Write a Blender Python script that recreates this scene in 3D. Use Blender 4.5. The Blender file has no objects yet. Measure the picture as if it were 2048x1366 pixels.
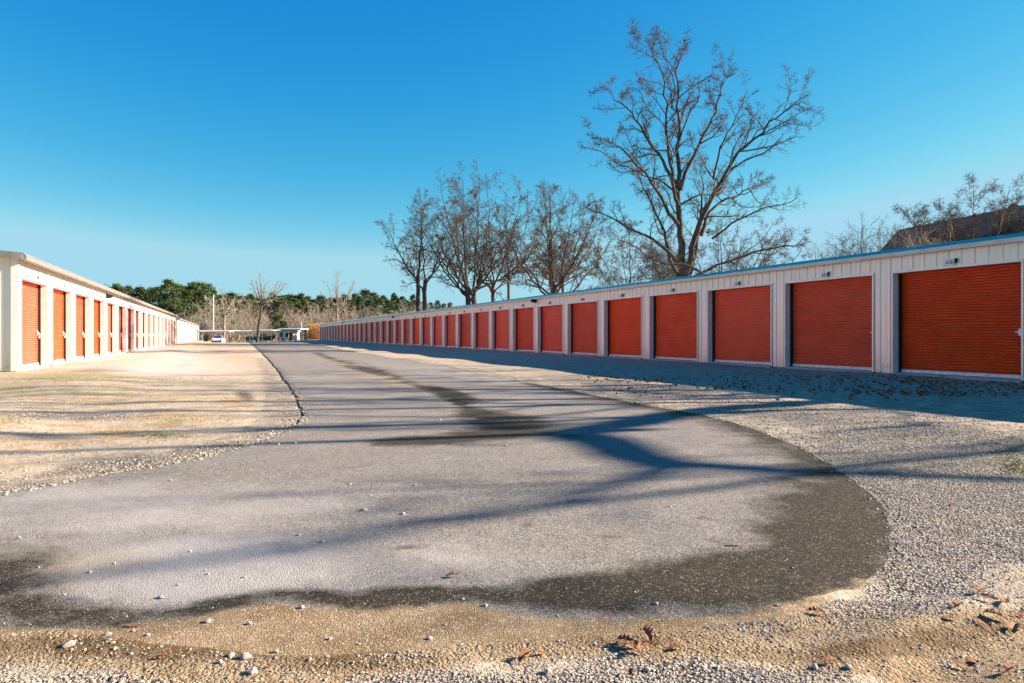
import bpy, math, random
import numpy as np
from mathutils import Vector, Matrix, noise
from mathutils.geometry import delaunay_2d_cdt
R = math.radians
C = bpy.context.scene.collection
S = bpy.context.scene

# ------------------------------------------------------------------ camera, world, sun
CAMH, FPX, HOR = 0.97, 1424.0, 670.0           # eye height (m), focal length in 2048-px units, horizon row
cam_d = bpy.data.cameras.new('camera'); cam = bpy.data.objects.new('camera', cam_d); C.objects.link(cam)
cam.location = (0, 0, CAMH); cam.rotation_euler = (R(90), 0, 0)
cam_d.sensor_width = 36; cam_d.lens = 36*FPX/2048; cam_d.shift_y = -(683-HOR)/2048
cam_d.clip_start = 0.05; cam_d.clip_end = 3000
S.camera = cam
AZ, EL = 80.0, 23.5                             # sun azimuth (clockwise from +Y) and elevation
w = bpy.data.worlds.new("World"); S.world = w; w.use_nodes = True
nt = w.node_tree; bg = nt.nodes['Background']
sky = nt.nodes.new('ShaderNodeTexSky'); sky.sky_type = 'NISHITA'; sky.sun_disc = False
sky.sun_elevation = R(EL); sky.sun_rotation = R(AZ); sky.air_density = 1.0; sky.dust_density = 0.0; sky.ozone_density = 5.0
sc = nt.nodes.new('ShaderNodeSeparateColor'); cc = nt.nodes.new('ShaderNodeCombineColor'); nt.links.new(sky.outputs[0], sc.inputs[0])
for k, (mul, pw, mx) in enumerate(((0.030, 2.9, 0.34), (0.146, 1.08, 0.635), (0.385, 0.40, 0.80))):   # a deep polarised winter blue
    pn = nt.nodes.new('ShaderNodeMath'); pn.operation = 'POWER'; nt.links.new(sc.outputs[k], pn.inputs[0]); pn.inputs[1].default_value = pw
    mn = nt.nodes.new('ShaderNodeMath'); mn.operation = 'MULTIPLY'; nt.links.new(pn.outputs[0], mn.inputs[0]); mn.inputs[1].default_value = mul*2.05
    cn = nt.nodes.new('ShaderNodeMath'); cn.operation = 'MINIMUM'; nt.links.new(mn.outputs[0], cn.inputs[0]); cn.inputs[1].default_value = mx*2.05
    nt.links.new(cn.outputs[0], cc.inputs[k])
nt.links.new(cc.outputs[0], bg.inputs[0])
bg.inputs[1].default_value = 0.15
sun_d = bpy.data.lights.new('sun', 'SUN'); sun_d.energy = 5.0; sun_d.angle = R(0.4); sun_d.color = (1.0, 0.87, 0.72)
sun = bpy.data.objects.new('sun', sun_d); C.objects.link(sun)
sdir = Vector((math.sin(R(AZ))*math.cos(R(EL)), math.cos(R(AZ))*math.cos(R(EL)), math.sin(R(EL))))
sun.rotation_euler = sdir.to_track_quat('Z', 'Y').to_euler(); sun.location = (40, 10, 30)
S.view_settings.view_transform = 'Standard'; S.view_settings.look = 'None'
S.view_settings.exposure = 1.85; S.view_settings.gamma = 1

# ------------------------------------------------------------------ helpers
def tag(o, label=None, cat=None, group=None, kind=None):
    if label: o['label'] = label
    if cat: o['category'] = cat
    if group: o['group'] = group
    if kind: o['kind'] = kind
    return o
def empty(name, loc=(0, 0, 0), rz=0.0, label=None, cat=None, group=None):
    o = bpy.data.objects.new(name, None); C.objects.link(o); o.location = loc; o.rotation_euler = (0, 0, rz)
    o.empty_display_size = 0.2
    return tag(o, label, cat, group)
def link(name, me, mat=None, parent=None):
    o = bpy.data.objects.new(name, me); C.objects.link(o)
    if mat is not None and len(me.materials) == 0: me.materials.append(mat)
    if parent is not None: o.parent = parent
    return o
def np_mesh(name, V, F, smooth=False):
    """V (n,3) F (m,k) numpy with a constant k"""
    V = np.asarray(V, np.float32); F = np.asarray(F, np.int32)
    me = bpy.data.meshes.new(name); k = F.shape[1]
    me.vertices.add(len(V)); me.vertices.foreach_set('co', V.ravel())
    me.loops.add(F.size); me.loops.foreach_set('vertex_index', F.ravel())
    me.polygons.add(len(F)); me.polygons.foreach_set('loop_start', np.arange(0, F.size, k, dtype=np.int32))
    me.polygons.foreach_set('use_smooth', np.full(len(F), smooth, dtype=bool))
    me.update(calc_edges=True); me.validate()
    return me
class MB:
    """collects primitives of one part"""
    def __init__(s): s.v = []; s.f = []
    def add(s, v, f):
        b = len(s.v); s.v += [tuple(p) for p in v]; s.f += [tuple(i+b for i in q) for q in f]; return s
    def box(s, x0, x1, y0, y1, z0, z1, M=None, ch=0.0):
        if ch <= 0:
            v = [(x, y, z) for z in (z0, z1) for y in (y0, y1) for x in (x0, x1)]
            f = [(0, 2, 3, 1), (4, 5, 7, 6), (0, 1, 5, 4), (2, 6, 7, 3), (0, 4, 6, 2), (1, 3, 7, 5)]
        else:
            c = ch; ring = [(x0+c, y0), (x1-c, y0), (x1, y0+c), (x1, y1-c), (x1-c, y1), (x0+c, y1), (x0, y1-c), (x0, y0+c)]
            inn = [(min(max(x, x0+c), x1-c), min(max(y, y0+c), y1-c)) for x, y in ring]
            v = [(x, y, z0+c) for x, y in ring]+[(x, y, z1-c) for x, y in ring]
            v += [(x, y, z0) for x, y in inn]+[(x, y, z1) for x, y in inn]
            f = [tuple(range(23, 15, -1)), tuple(range(24, 32))]
            for i in range(8):
                j = (i+1) % 8
                f += [(i, j, 8+j, 8+i), (16+i, 16+j, j, i), (8+i, 8+j, 24+j, 24+i)]
        if M is not None: v = [tuple(M @ Vector(p)) for p in v]
        return s.add(v, f)
    def tube(s, pts, r, n=8, cap=True):
        pts = [Vector(p) for p in pts]; rr = r if isinstance(r, (list, tuple)) else [r]*len(pts)
        V = []; 
        for i, p in enumerate(pts):
            t = (pts[min(i+1, len(pts)-1)]-pts[max(i-1, 0)]).normalized()
            a = t.cross(Vector((0, 0, 1)) if abs(t.z) < 0.9 else Vector((1, 0, 0))).normalized(); b = t.cross(a)
            for k in range(n):
                an = 2*math.pi*k/n; V.append(p+(a*math.cos(an)+b*math.sin(an))*rr[i])
        F = [(i*n+k, i*n+(k+1) % n, (i+1)*n+(k+1) % n, (i+1)*n+k) for i in range(len(pts)-1) for k in range(n)]
        if cap: F += [tuple(range(n-1, -1, -1)), tuple(range((len(pts)-1)*n, len(pts)*n))]
        return s.add(V, F)
    def prism(s, poly, y0, y1, M=None):
        """closed polygon in x,z pushed along y"""
        n = len(poly); v = [(x, y0, z) for x, z in poly]+[(x, y1, z) for x, z in poly]
        f = [tuple(range(n)), tuple(range(2*n-1, n-1, -1))]+[(i, n+i, n+(i+1) % n, (i+1) % n) for i in range(n)]
        if M is not None: v = [tuple(M @ Vector(p)) for p in v]
        return s.add(v, f)
    def prismx(s, poly, x0, x1):
        """closed polygon in y,z pushed along x"""
        n = len(poly); v = [(x0, y, z) for y, z in poly]+[(x1, y, z) for y, z in poly]
        f = [tuple(range(n)), tuple(range(2*n-1, n-1, -1))]+[(i, n+i, n+(i+1) % n, (i+1) % n) for i in range(n)]
        return s.add(v, f)
    def mesh(s, name, smooth=False):
        me = bpy.data.meshes.new(name); me.from_pydata(s.v, [], s.f)
        import bmesh
        bm = bmesh.new(); bm.from_mesh(me); bmesh.ops.recalc_face_normals(bm, faces=bm.faces); bm.to_mesh(me); bm.free()
        if smooth:
            for p in me.polygons: p.use_smooth = True
        me.update(); return me
    def build(s, name, mat, parent=None, smooth=False): return link(name, s.mesh(name, smooth), mat, parent)
def copy_tree(o, parent=None):
    c = o.copy(); C.objects.link(c)
    if parent is not None: c.parent = parent
    for ch in list(o.children): copy_tree(ch, c)
    return c
def sstep(a, b, x): t = np.clip((x-a)/(b-a), 0, 1); return t*t*(3-2*t)
def G(x, y, z=0.0):
    """a spot on level ground, from where it lies in the photograph"""
    Y = (CAMH-z)*FPX/(y-HOR); return ((x-1024)*Y/FPX, Y)

# ------------------------------------------------------------------ materials
class NM:
    def __init__(s, name):
        s.m = bpy.data.materials.new(name); s.m.use_nodes = True; s.t = s.m.node_tree; s.b = s.t.nodes['Principled BSDF']
        s.b.inputs['Specular IOR Level'].default_value = 0.3
    def n(s, typ, ins=None, **kw):
        o = s.t.nodes.new('ShaderNode'+typ)
        for k, v in kw.items(): setattr(o, k, v)
        for k, v in (ins or {}).items(): s.set(o.inputs[k], v)
        return o
    def set(s, sock, v):
        if isinstance(v, bpy.types.NodeSocket): s.t.links.new(v, sock)
        elif isinstance(v, tuple) and len(v) == 3 and sock.type == 'RGBA': sock.default_value = (*v, 1)
        else: sock.default_value = v
    def coord(s, kind='Object'): return s.n('TexCoord').outputs[kind]
    def pos(s): return s.n('NewGeometry').outputs['Position']
    def noise(s, vec, scale, detail=3, rough=0.55, dist=0): 
        return s.n('TexNoise', {'Vector': vec, 'Scale': scale, 'Detail': detail, 'Roughness': rough, 'Distortion': dist}).outputs[0]
    def vor(s, vec, scale, feat='F1', out='Distance', rnd=1.0):
        return s.n('TexVoronoi', {'Vector': vec, 'Scale': scale, 'Randomness': rnd}, feature=feat).outputs[out]
    def ramp(s, fac, stops, interp='LINEAR'):
        r = s.n('ValToRGB', {'Fac': fac}); e = r.color_ramp.elements; r.color_ramp.interpolation = interp
        while len(e) < len(stops): e.new(0.5)
        for k, (p, c) in enumerate(stops): e[k].position = p; e[k].color = (c, c, c, 1) if not isinstance(c, tuple) else (*c, 1)
        return r.outputs[0]
    def mr(s, v, a, b, c=0.0, d=1.0): return s.n('MapRange', {'Value': v, 'From Min': a, 'From Max': b, 'To Min': c, 'To Max': d}).outputs[0]
    def mix(s, f, a, b, typ='MIX'):
        o = s.n('Mix', data_type='RGBA', blend_type=typ); s.set(o.inputs[0], f); s.set(o.inputs[6], a); s.set(o.inputs[7], b); return o.outputs[2]
    def math(s, op, a, b=0.0, clamp=False):
        o = s.n('Math', operation=op, use_clamp=clamp); s.set(o.inputs[0], a); s.set(o.inputs[1], b); return o.outputs[0]
    def attr(s, name): return s.n('Attribute', attribute_name=name).outputs['Fac']
    def bump(s, h, strength, dist, normal=None):
        o = s.n('Bump', {'Height': h, 'Strength': strength, 'Distance': dist})
        if normal is not None: s.set(o.inputs['Normal'], normal)
        return o.outputs[0]
    def out(s, col=None, rough=None, normal=None, metal=None, spec=None):
        for k, v in (('Base Color', col), ('Roughness', rough), ('Normal', normal), ('Metallic', metal), ('Specular IOR Level', spec)):
            if v is not None: s.set(s.b.inputs[k], v)
        return s.m
def simple(name, col, rough=0.6, metal=0.0, var=0.12, scale=6.0, spec=0.3):
    M = NM(name); n = M.noise(M.coord(), scale, 4)
    c2 = tuple(min(1, x*(1-var*2)) for x in col)
    return M.out(M.mix(M.mr(n, 0.35, 0.65), c2, col), rough, None, metal, spec)

# painted corrugated wall sheet (cream), with faint dirt near the ground and streaks
M = NM('cream_sheet_metal'); p = M.coord()
sep = M.n('SeparateXYZ', {'Vector': p})
st = M.n('CombineXYZ', {'X': M.math('MULTIPLY', sep.outputs[0], 9.0), 'Y': 0.0, 'Z': M.math('MULTIPLY', sep.outputs[2], 0.7)}).outputs[0]
streak = M.noise(st, 1.0, 4); blot = M.noise(p, 1.3, 3)
dirt = M.math('MULTIPLY', M.mr(sep.outputs[2], 0.55, 0.02), M.mr(M.noise(p, 7, 5), 0.38, 0.75), True)
c = M.mix(M.mr(streak, 0.42, 0.75), (0.88, 0.80, 0.66), (0.77, 0.69, 0.55)); c = M.mix(M.mr(blot, 0.4, 0.7), c, (0.82, 0.765, 0.65))
c = M.mix(M.math('MULTIPLY', dirt, 0.75), c, (0.30, 0.23, 0.15))
WALL = M.out(c, 0.36, M.bump(M.noise(p, 3.0, 2), 0.12, 0.02), 0.22, 0.6)
M = NM('trim_metal'); p = M.coord()
TRIM = M.out(M.mix(M.mr(M.noise(p, 5, 4), 0.4, 0.7), (0.84, 0.80, 0.72), (0.72, 0.67, 0.58)), 0.36, None, 0.2, 0.5)
M = NM('gutter_metal'); p = M.coord()
GUT = M.out(M.mix(M.mr(M.noise(p, 2.5, 4), 0.4, 0.7), (0.56, 0.52, 0.46), (0.46, 0.42, 0.37)), M.mr(M.noise(p, 9, 3), 0.3, 0.7, 0.28, 0.45), None, 0.35, 0.5)
EAVE = simple('eave_cap_sky_tint', (0.28, 0.78, 0.44), 0.16, 0.92, 0.06, 2.0)  # grey metal, with the tone of the reflected sky put into its colour
GUTL = simple('gutter_metal_sunlit', (0.27, 0.245, 0.21), 0.55, 0.15, 0.15, 3.0)  # same gutter metal for the sunlit rows, colour darkened against the full sun
ROOF = simple('roof_sheet', (0.55, 0.56, 0.55), 0.4, 0.3, 0.1, 1.5)
BLACK = simple('black_rubber', (0.018, 0.018, 0.02), 0.6, 0, 0.2)
STEEL = simple('zinc_latch', (0.80, 0.78, 0.72), 0.45, 0.3, 0.1, 20)
M = NM('slab_concrete'); p = M.coord()
CONC = M.out(M.mix(M.mr(M.noise(p, 8, 6), 0.35, 0.7), (0.42, 0.41, 0.38), (0.27, 0.26, 0.24)), 0.9, M.bump(M.noise(p, 60, 4), 0.4, 0.004))
BARM = simple('bottom_bar_metal', (0.78, 0.75, 0.72), 0.45, 0.2, 0.15, 9)
PLATE = simple('plate_white', (0.82, 0.81, 0.77), 0.5, 0, 0.08, 20)
INK = simple('black_ink', (0.02, 0.02, 0.02), 0.6)
def door_mat(name, ca, cb):
    M = NM(name); p = M.coord(); rnd = M.n('ObjectInfo').outputs['Random']
    pp = M.n('VectorMath', {0: p, 1: M.n('CombineXYZ', {'X': M.math('MULTIPLY', rnd, 40), 'Y': 0.0, 'Z': rnd}).outputs[0]}, operation='ADD').outputs[0]
    sep = M.n('SeparateXYZ', {'Vector': p})
    f = M.mr(M.noise(pp, 1.6, 4), 0.35, 0.7)
    fade = M.math('MULTIPLY', M.mr(M.noise(M.n('CombineXYZ', {'X': M.math('MULTIPLY', sep.outputs[0], 0.6), 'Y': rnd, 'Z': M.math('MULTIPLY', sep.outputs[2], 7)}).outputs[0], 1.5, 3), 0.5, 0.75), 0.35)
    c = M.mix(f, ca, cb); c = M.mix(fade, c, tuple(x*0.8+0.10 for x in ca))
    c = M.mix(M.math('MULTIPLY', M.mr(sep.outputs[2], 0.35, 0.0), M.mr(M.noise(p, 11, 5), 0.45, 0.7)), c, (0.34, 0.10, 0.05))
    hsv = M.n('HueSaturation', {'Color': c, 'Value': M.mr(rnd, 0, 1, 0.80, 1.12), 'Saturation': M.mr(M.math('FRACT', M.math('MULTIPLY', rnd, 7.3)), 0, 1, 1.03, 0.95)}).outputs[0]
    return M.out(hsv, 0.38, M.bump(M.noise(p, 4, 2), 0.2, 0.015), None, 0.22)
DOOR = door_mat('orange_roller_door', (0.92, 0.092, 0.022), (0.80, 0.068, 0.015))
DOORW = door_mat('pale_roller_door', (0.30, 0.255, 0.24), (0.25, 0.215, 0.20))
M = NM('bark'); p = M.coord()
BARK = M.out(M.mix(M.mr(M.noise(p, 3.5, 6, 0.65), 0.35, 0.7), (0.035, 0.027, 0.020), (0.125, 0.095, 0.070)), 0.95, M.bump(M.noise(p, 14, 4), 0.9, 0.06))
M = NM('pale_bark'); p = M.coord()
BARK2 = M.out(M.mix(M.mr(M.noise(p, 2.5, 6, 0.65), 0.35, 0.7), (0.13, 0.10, 0.072), (0.34, 0.28, 0.21)), 0.95)
M = NM('twigs'); p = M.coord()
TWIG = M.out(M.mix(M.mr(M.noise(p, 0.7, 3), 0.35, 0.65), (0.055, 0.040, 0.030), (0.12, 0.088, 0.066)), 0.95)
M = NM('twigs_pale'); p = M.coord()
TWIG2 = M.out(M.mix(M.mr(M.noise(p, 0.4, 3), 0.35, 0.65), (0.22, 0.165, 0.115), (0.40, 0.33, 0.26)), 0.95)
LEAFR = simple('dead_leaf', (0.13, 0.055, 0.04), 0.8, 0, 0.3, 3)
M = NM('oak_leaf'); p = M.coord()
OAK = M.out(M.mix(M.mr(M.noise(p, 30, 4), 0.35, 0.7), (0.30, 0.115, 0.04), (0.13, 0.05, 0.022)), 0.75)
def foliage(name, a, b, c3):
    M = NM(name); p = M.coord(); rnd = M.n('ObjectInfo').outputs['Random']
    c = M.mix(M.mr(M.noise(p, 0.55, 3), 0.35, 0.65), a, b); c = M.mix(M.mr(M.noise(p, 3.5, 2), 0.5, 0.8), c, c3)
    c = M.n('HueSaturation', {'Color': c, 'Hue': M.mr(rnd, 0, 1, 0.485, 0.515), 'Value': M.mr(rnd, 0, 1, 0.8, 1.2)}).outputs[0]
    M.out(c, 0.8, None, None, 0.15)
    M.b.inputs['Transmission Weight'].default_value = 0
    return M.m
PINE = foliage('pine_needles', (0.030, 0.056, 0.022), (0.080, 0.110, 0.032), (0.17, 0.18, 0.05))
DRY = foliage('dry_brush', (0.30, 0.20, 0.10), (0.42, 0.31, 0.17), (0.22, 0.16, 0.09))
GOLD = foliage('golden_reeds', (0.46, 0.27, 0.08), (0.55, 0.36, 0.13), (0.30, 0.17, 0.06))

# ------------------------------------------------------------------ terrain
TH, D1 = math.atan((1024-472.1)/FPX), 14.99          # right building row: direction and distance
TL, D2 = math.atan((1024-452.5)/FPX), 5.08           # left building row
PITCH = 3.658
def lat(x, y, th): return x*math.cos(th)+y*math.sin(th)    # distance to the right, square to the rows
def height(x, y):
    x = np.asarray(x, float); y = np.asarray(y, float)
    r = lat(x, y, TH); l = lat(x, y, TL)
    near = sstep(16.5, 13.0, r)*sstep(-6.5, -3.9, l)*sstep(130, 60, y)
    z = 0.012*np.sin(x*0.9+1.3)*np.sin(y*0.55+0.4)+0.010*np.sin(x*0.37-y*0.81)
    lf = sstep(-0.9, -2.2, l)                           # left verge lies in low ridges
    z = z+lf*(0.035*np.sin(y*1.05+0.6*np.sin(x*0.8))+0.028*np.sin(x*1.7+y*0.7)+0.02)
    z = z-0.035*np.exp(-(((x+4.15)/0.5)**2+((y-11.2)/1.0)**2))*2.6*lf
    rt = sstep(4.5, 7.5, r)
    z = z+rt*0.02*np.sin(x*1.1+y*1.3)
    rut = sstep(0.75, 1.15, x)*sstep(2.9, 2.6, y)*sstep(0.5, 1.2, y)
    z = z+rut*0.016*(np.sin((y*1.0-x*0.55)*13+1.2*np.sin(x*3.1))-0.2)
    z = z*near
    # the drive breaks over a low crest and falls away towards the yard
    m = sstep(12.2, 6.0, r)*sstep(-4.9, -1.0, l)
    far = sstep(150, 175, y)
    z = z-0.95*sstep(88, 150, y)*np.maximum(m, far)*sstep(60, 24, np.abs(r+2)-0*y)
    # wooded rise behind
    z = z+11*sstep(185, 430, y)*sstep(-140, -30, x-0*y)*0.8+4*sstep(230, 480, y)
    # bank behind the right hand building
    z = z+6.0*sstep(27, 60, r)*sstep(95, 180, y)
    return z
def axis(lo, hi, n, c, k):
    a, b = math.asinh((lo-c)/k), math.asinh((hi-c)/k); return c+k*np.sinh(np.linspace(a, b, n))
LE = [(497, 684.5), (505, 690), (520, 702), (545, 727), (570, 758), (588, 785), (600, 812), (606, 826), (597, 842), (575, 860), (520, 885),
      (430, 910), (330, 931), (200, 953), (100, 971), (0, 987), (-260, 1030)]
BE = [(-300, 1300), (0, 1268), (150, 1264), (330, 1290), (600, 1316), (900, 1296), (1200, 1276), (1450, 1252), (1620, 1222), (1740, 1170)]
RE = [(1782, 1118), (1794, 1075), (1782, 1030), (1742, 982), (1680, 938), (1600, 895), (1500, 857), (1400, 829), (1300, 810), (1200, 791), (1080, 771),
      (1000, 755), (900, 734), (800, 717), (700, 702), (640, 690), (622, 685)]
def smooth_poly(pts, step):
    P = [Vector(q) for q in pts]; n = len(P); out = []
    for i in range(n):
        p0, p1, p2, p3 = P[i-1], P[i], P[(i+1) % n], P[(i+2) % n]
        k = max(1, int((p2-p1).length/step(p1)))
        for j in range(k):
            t = j/k
            out.append(0.5*((2*p1)+(-p0+p2)*t+(2*p0-5*p1+4*p2-p3)*t*t+(-p0+3*p1-3*p2+p3)*t**3))
    return out
poly = [G(*q) for q in LE+BE+RE]
FARL, FARR = poly[0], poly[-1]
dl = Vector((-math.sin(TH), math.cos(TH)))
ext = [tuple(Vector(FARR)+dl*60), tuple(Vector(FARL)+dl*60)]
outline = smooth_poly(poly+ext, lambda p: max(0.06, 0.02*p.y))
rng = np.random.default_rng(7)
outl = []
for i, p in enumerate(outline):
    a = 0.018*min(1.8, max(1.0, p.y/4)); nv = noise.noise(Vector((p.x*3.1, p.y*3.1, 0)))*a*1.6+noise.noise(Vector((p.x*11, p.y*11, 5)))*a*0.9
    nx = outline[(i+1) % len(outline)]-outline[i-1]; nx = Vector((nx.y, -nx.x)).normalized()
    outl.append(p+nx*nv)
OX = np.array([p.x for p in outl]); OY = np.array([p.y for p in outl])
def inside(x, y):
    x = np.asarray(x, float).ravel(); y = np.asarray(y, float).ravel(); c = np.zeros(len(x), bool); n = len(OX)
    for i in range(n):
        j = i-1
        if OY[i] == OY[j]: continue
        cond = (OY[i] > y) != (OY[j] > y)
        c ^= cond & (x < (OX[j]-OX[i])*(y-OY[i])/(OY[j]-OY[i])+OX[i])
    return c
def dist_edge(x, y):
    x = np.asarray(x, float).ravel(); y = np.asarray(y, float).ravel(); d = np.full(len(x), 1e9)
    for i in range(len(OX)):
        j = i-1; ex, ey = OX[i]-OX[j], OY[i]-OY[j]; L = ex*ex+ey*ey+1e-12
        t = np.clip(((x-OX[j])*ex+(y-OY[j])*ey)/L, 0, 1)
        d = np.minimum(d, (x-OX[j]-t*ex)**2+(y-OY[j]-t*ey)**2)
    return np.sqrt(d)
def ell(x, y, blobs):
    """soft patches lying on the ground: (px, py, half width, half height, tilt, weight), px,py as seen in the photograph, fixed in the world"""
    Y = np.maximum(y, 0.6); px = 1024+x/Y*FPX; py = HOR+CAMH*FPX/Y; v = np.zeros_like(px)
    for bx, by, rx, ry, ti, wt in blobs:
        dx, dy = px-bx, py-by; c, s_ = math.cos(ti), math.sin(ti)
        u = (dx*c+dy*s_)/rx; q = (-dx*s_+dy*c)/ry; v = np.maximum(v, wt*np.clip(1.5-np.sqrt(u*u+q*q), 0, 1))
    return v*(y > 0.8)
WET_SHADE = [(20, 1170, 130, 80, 0, .85), (120, 1225, 180, 24, 0, .9), (700, 935, 60, 7, -.1, .45), (1210, 905, 60, 7, -.1, .4), (1650, 1060, 150, 120, 0.2, .95), (1560, 1150, 260, 75, -0.1, 1), (1400, 1165, 200, 60, -0.1, 1), (1180, 1180, 200, 32, -0.05, 1), (1690, 970, 70, 60, 0.8, .9),  # the two thin faint streaks here are painted branch shadows, the rest stains
       (1580, 900, 60, 26, 0.55, .75), (1250, 1205, 200, 28, 0, .9), (900, 1190, 190, 18, 0.0, 1), (720, 1205, 160, 22, 0.12, .95), (590, 1188, 90, 16, 0.05, .95),
       (430, 1212, 120, 20, -0.12, .9), (280, 1232, 120, 18, -0.15, .85), (100, 1238, 160, 16, 0, .7), (60, 1100, 120, 9, 0.05, .45),
       (850, 882, 110, 12, -0.05, 1), (985, 868, 120, 17, -0.10, 1), (1015, 843, 100, 20, 0.08, 1), (960, 824, 50, 10, 0.1, 1), (1100, 868, 90, 8, .1, .7),
       (1030, 1083, 38, 5, 0, .6), (820, 1097, 40, 5, -.03, .6), (1230, 1072, 34, 5, -.07, .62), (1385, 1040, 30, 4.5, -.06, .6), (1548, 1027, 30, 5, -.05, .6), (1060, 1045, 36, 9, -.5, .5),
       (380, 1106, 40, 6, -.03, .55), (1470, 985, 60, 10, 0.05, .3),
       (900, 787, 60, 8, 0.25, 1), (735, 741, 50, 6, 0.2, 1), (690, 727, 60, 4, 0.33, .95), (650, 712, 40, 3, .35, .9), (820, 765, 110, 7, 0.38, .75), (915, 803, 70, 7, 0.4, .95), (600, 698, 50, 2.5, .2, .7)]
SILT = [(800, 762, 110, 12, 0.2, .8), (860, 778, 80, 10, 0.15, .8), (900, 810, 60, 10, 0.3, .6), (980, 835, 50, 8, 0, .5), (700, 732, 60, 5, .3, .9), (760, 750, 60, 5, .35, 1), (840, 775, 70, 8, .25, 1), (920, 812, 50, 7, .35, 1),
        (700, 1140, 700, 50, 0, .28), (900, 1060, 600, 60, 0, .25), (60, 1130, 260, 55, 0, .6), (150, 1120, 160, 30, 0, .75), (1020, 1100, 260, 40, 0, .3), (650, 1000, 500, 60, 0, .2),
        (540, 835, 60, 10, 0, .5), (1050, 885, 80, 8, 0, .5)]
# road sheet
inner = []
for Y in np.concatenate([np.arange(1.7, 6, 0.09), np.arange(6, 14, 0.18), np.arange(14, 40, 0.5), np.arange(40, 150, 2.0)]):
    st_ = 0.09 if Y < 6 else (0.18 if Y < 14 else (0.5 if Y < 40 else 2.0))
    for X in np.arange(-Y*0.95-1, min(Y*0.8, 8)+1, st_): inner.append((X+rng.uniform(-.2, .2)*st_, Y+rng.uniform(-.2, .2)*st_))
inner = np.array(inner); inner = inner[inside(inner[:, 0], inner[:, 1])]; de = dist_edge(inner[:, 0], inner[:, 1]); inner = inner[de > 0.04]
allp = [Vector((a, b)) for a, b in zip(OX, OY)]+[Vector((a, b)) for a, b in inner]
nb = len(OX)
vv, ee, ff, *_ = delaunay_2d_cdt(allp, [(i, (i+1) % nb) for i in range(nb)], [], 0, 1e-6)
VX = np.array([v.x for v in vv]); VY = np.array([v.y for v in vv]); FF = np.array([f for f in ff if len(f) == 3], int)
cx, cy = VX[FF].mean(1), VY[FF].mean(1); FF = FF[inside(cx, cy)]
THK = 0.04
def crown(x, y): return height(x, y)
VZ = crown(VX, VY)
def bottom_fac(y): return sstep(2.45, 3.6, y)
n0 = len(VX)
# skirt down the broken edge
Vr = np.c_[VX, VY, VZ]
sk = [(i) for i in range(nb)]
kept = {}
from collections import Counter
cnt = Counter()
for a, b, c_ in FF:
    for e in ((a, b), (b, c_), (c_, a)): cnt[tuple(sorted(e))] += 1
dirs = {}
for a, b, c_ in FF:
    for e in ((a, b), (b, c_), (c_, a)):
        if cnt[tuple(sorted(e))] == 1: dirs[e] = 1
low = {}; Vl = []; Fl = []
for (a, b) in dirs:
    for q in (a, b):
        if q not in low: low[q] = n0+len(Vl); Vl.append((VX[q], VY[q], VZ[q]-0.09))
    Fl.append((b, a, low[a])); Fl.append((b, low[a], low[b]))
Vr = np.r_[Vr, np.array(Vl)]; Fr = np.r_[FF, np.array(Fl)]
road_me = np_mesh('asphalt_drive', Vr, Fr, False)
wet = ell(Vr[:, 0], Vr[:, 1], WET_SHADE); silt = ell(Vr[:, 0], Vr[:, 1], SILT)
dE = dist_edge(Vr[:, 0], Vr[:, 1])
Yc = np.maximum(Vr[:, 1], .8); pyr = HOR+CAMH*FPX/Yc; pxr = 1024+Vr[:, 0]/Yc*FPX
# sand washed over the near end of the drive: its upper limit along x
lim = np.interp(pxr, [-200, 0, 150, 330, 480, 560, 680, 820, 940, 1050, 1200, 1400, 1500, 1640, 1760], [1262, 1252, 1256, 1240, 1214, 1203, 1222, 1218, 1205, 1232, 1238, 1234, 1226, 1195, 1150])
wash = np.clip((pyr-lim)/26+0.5, 0, 1)*(Vr[:, 1] < 6)
rt_edge = 1.15*np.exp(-dE/0.34)*(lat(Vr[:, 0], Vr[:, 1], TH) > 2.0)*(Vr[:, 1] < 30)
wet = np.maximum(wet, np.clip(rt_edge*1.1, 0, 0.8)*(Vr[:, 1] < 14)); wet = np.maximum(wet, 0.55*np.exp(-dE/0.05))
DUST = [(350, 1140, 420, 70, -0.02, 1), (250, 1020, 500, 60, 0, .6), (700, 1120, 400, 60, 0, .5), (1050, 760, 300, 14, .1, .5), (620, 770, 120, 40, 0, .3)]
for nm_, ar in (('dust', ell(Vr[:, 0], Vr[:, 1], DUST)), ('wet', wet), ('silt', silt), ('wash', wash)):
    at = road_me.attributes.new(nm_, 'FLOAT', 'POINT'); at.data.foreach_set('value', ar.astype(np.float32))
M = NM('worn_asphalt'); p = M.pos()
nz = M.noise(p, 2.2, 6, 0.62); nf = M.noise(p, 9, 5, 0.6); fine = M.noise(p, 190, 3, 0.7); v1 = M.vor(p, 165); vc = M.vor(p, 165, out='Color')
sv = M.n('SeparateColor', {'Color': vc}).outputs[0]
base = M.mix(M.mr(nz, 0.35, 0.68), (0.255, 0.232, 0.212), (0.335, 0.302, 0.272))
base = M.mix(M.mr(M.noise(p, 0.5, 3), 0.4, 0.65), base, (0.30, 0.270, 0.232))
agg = M.mix(M.mr(sv, 0.0, 1.0), (0.22, 0.21, 0.20), (1.85, 1.8, 1.7)); base = M.mix(0.85, base, M.mix(1.0, base, agg, 'MULTIPLY'))
base = M.mix(M.mr(v1, 0.28, 0.62, 0, 0.62), base, (0.055, 0.048, 0.045))
base = M.mix(M.mr(M.math('ADD', M.attr('dust'), M.math('MULTIPLY', M.math('SUBTRACT', nz, 0.5), 0.9)), 0.2, 0.9, 0, .75), base, (0.42, 0.375, 0.335))
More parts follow.
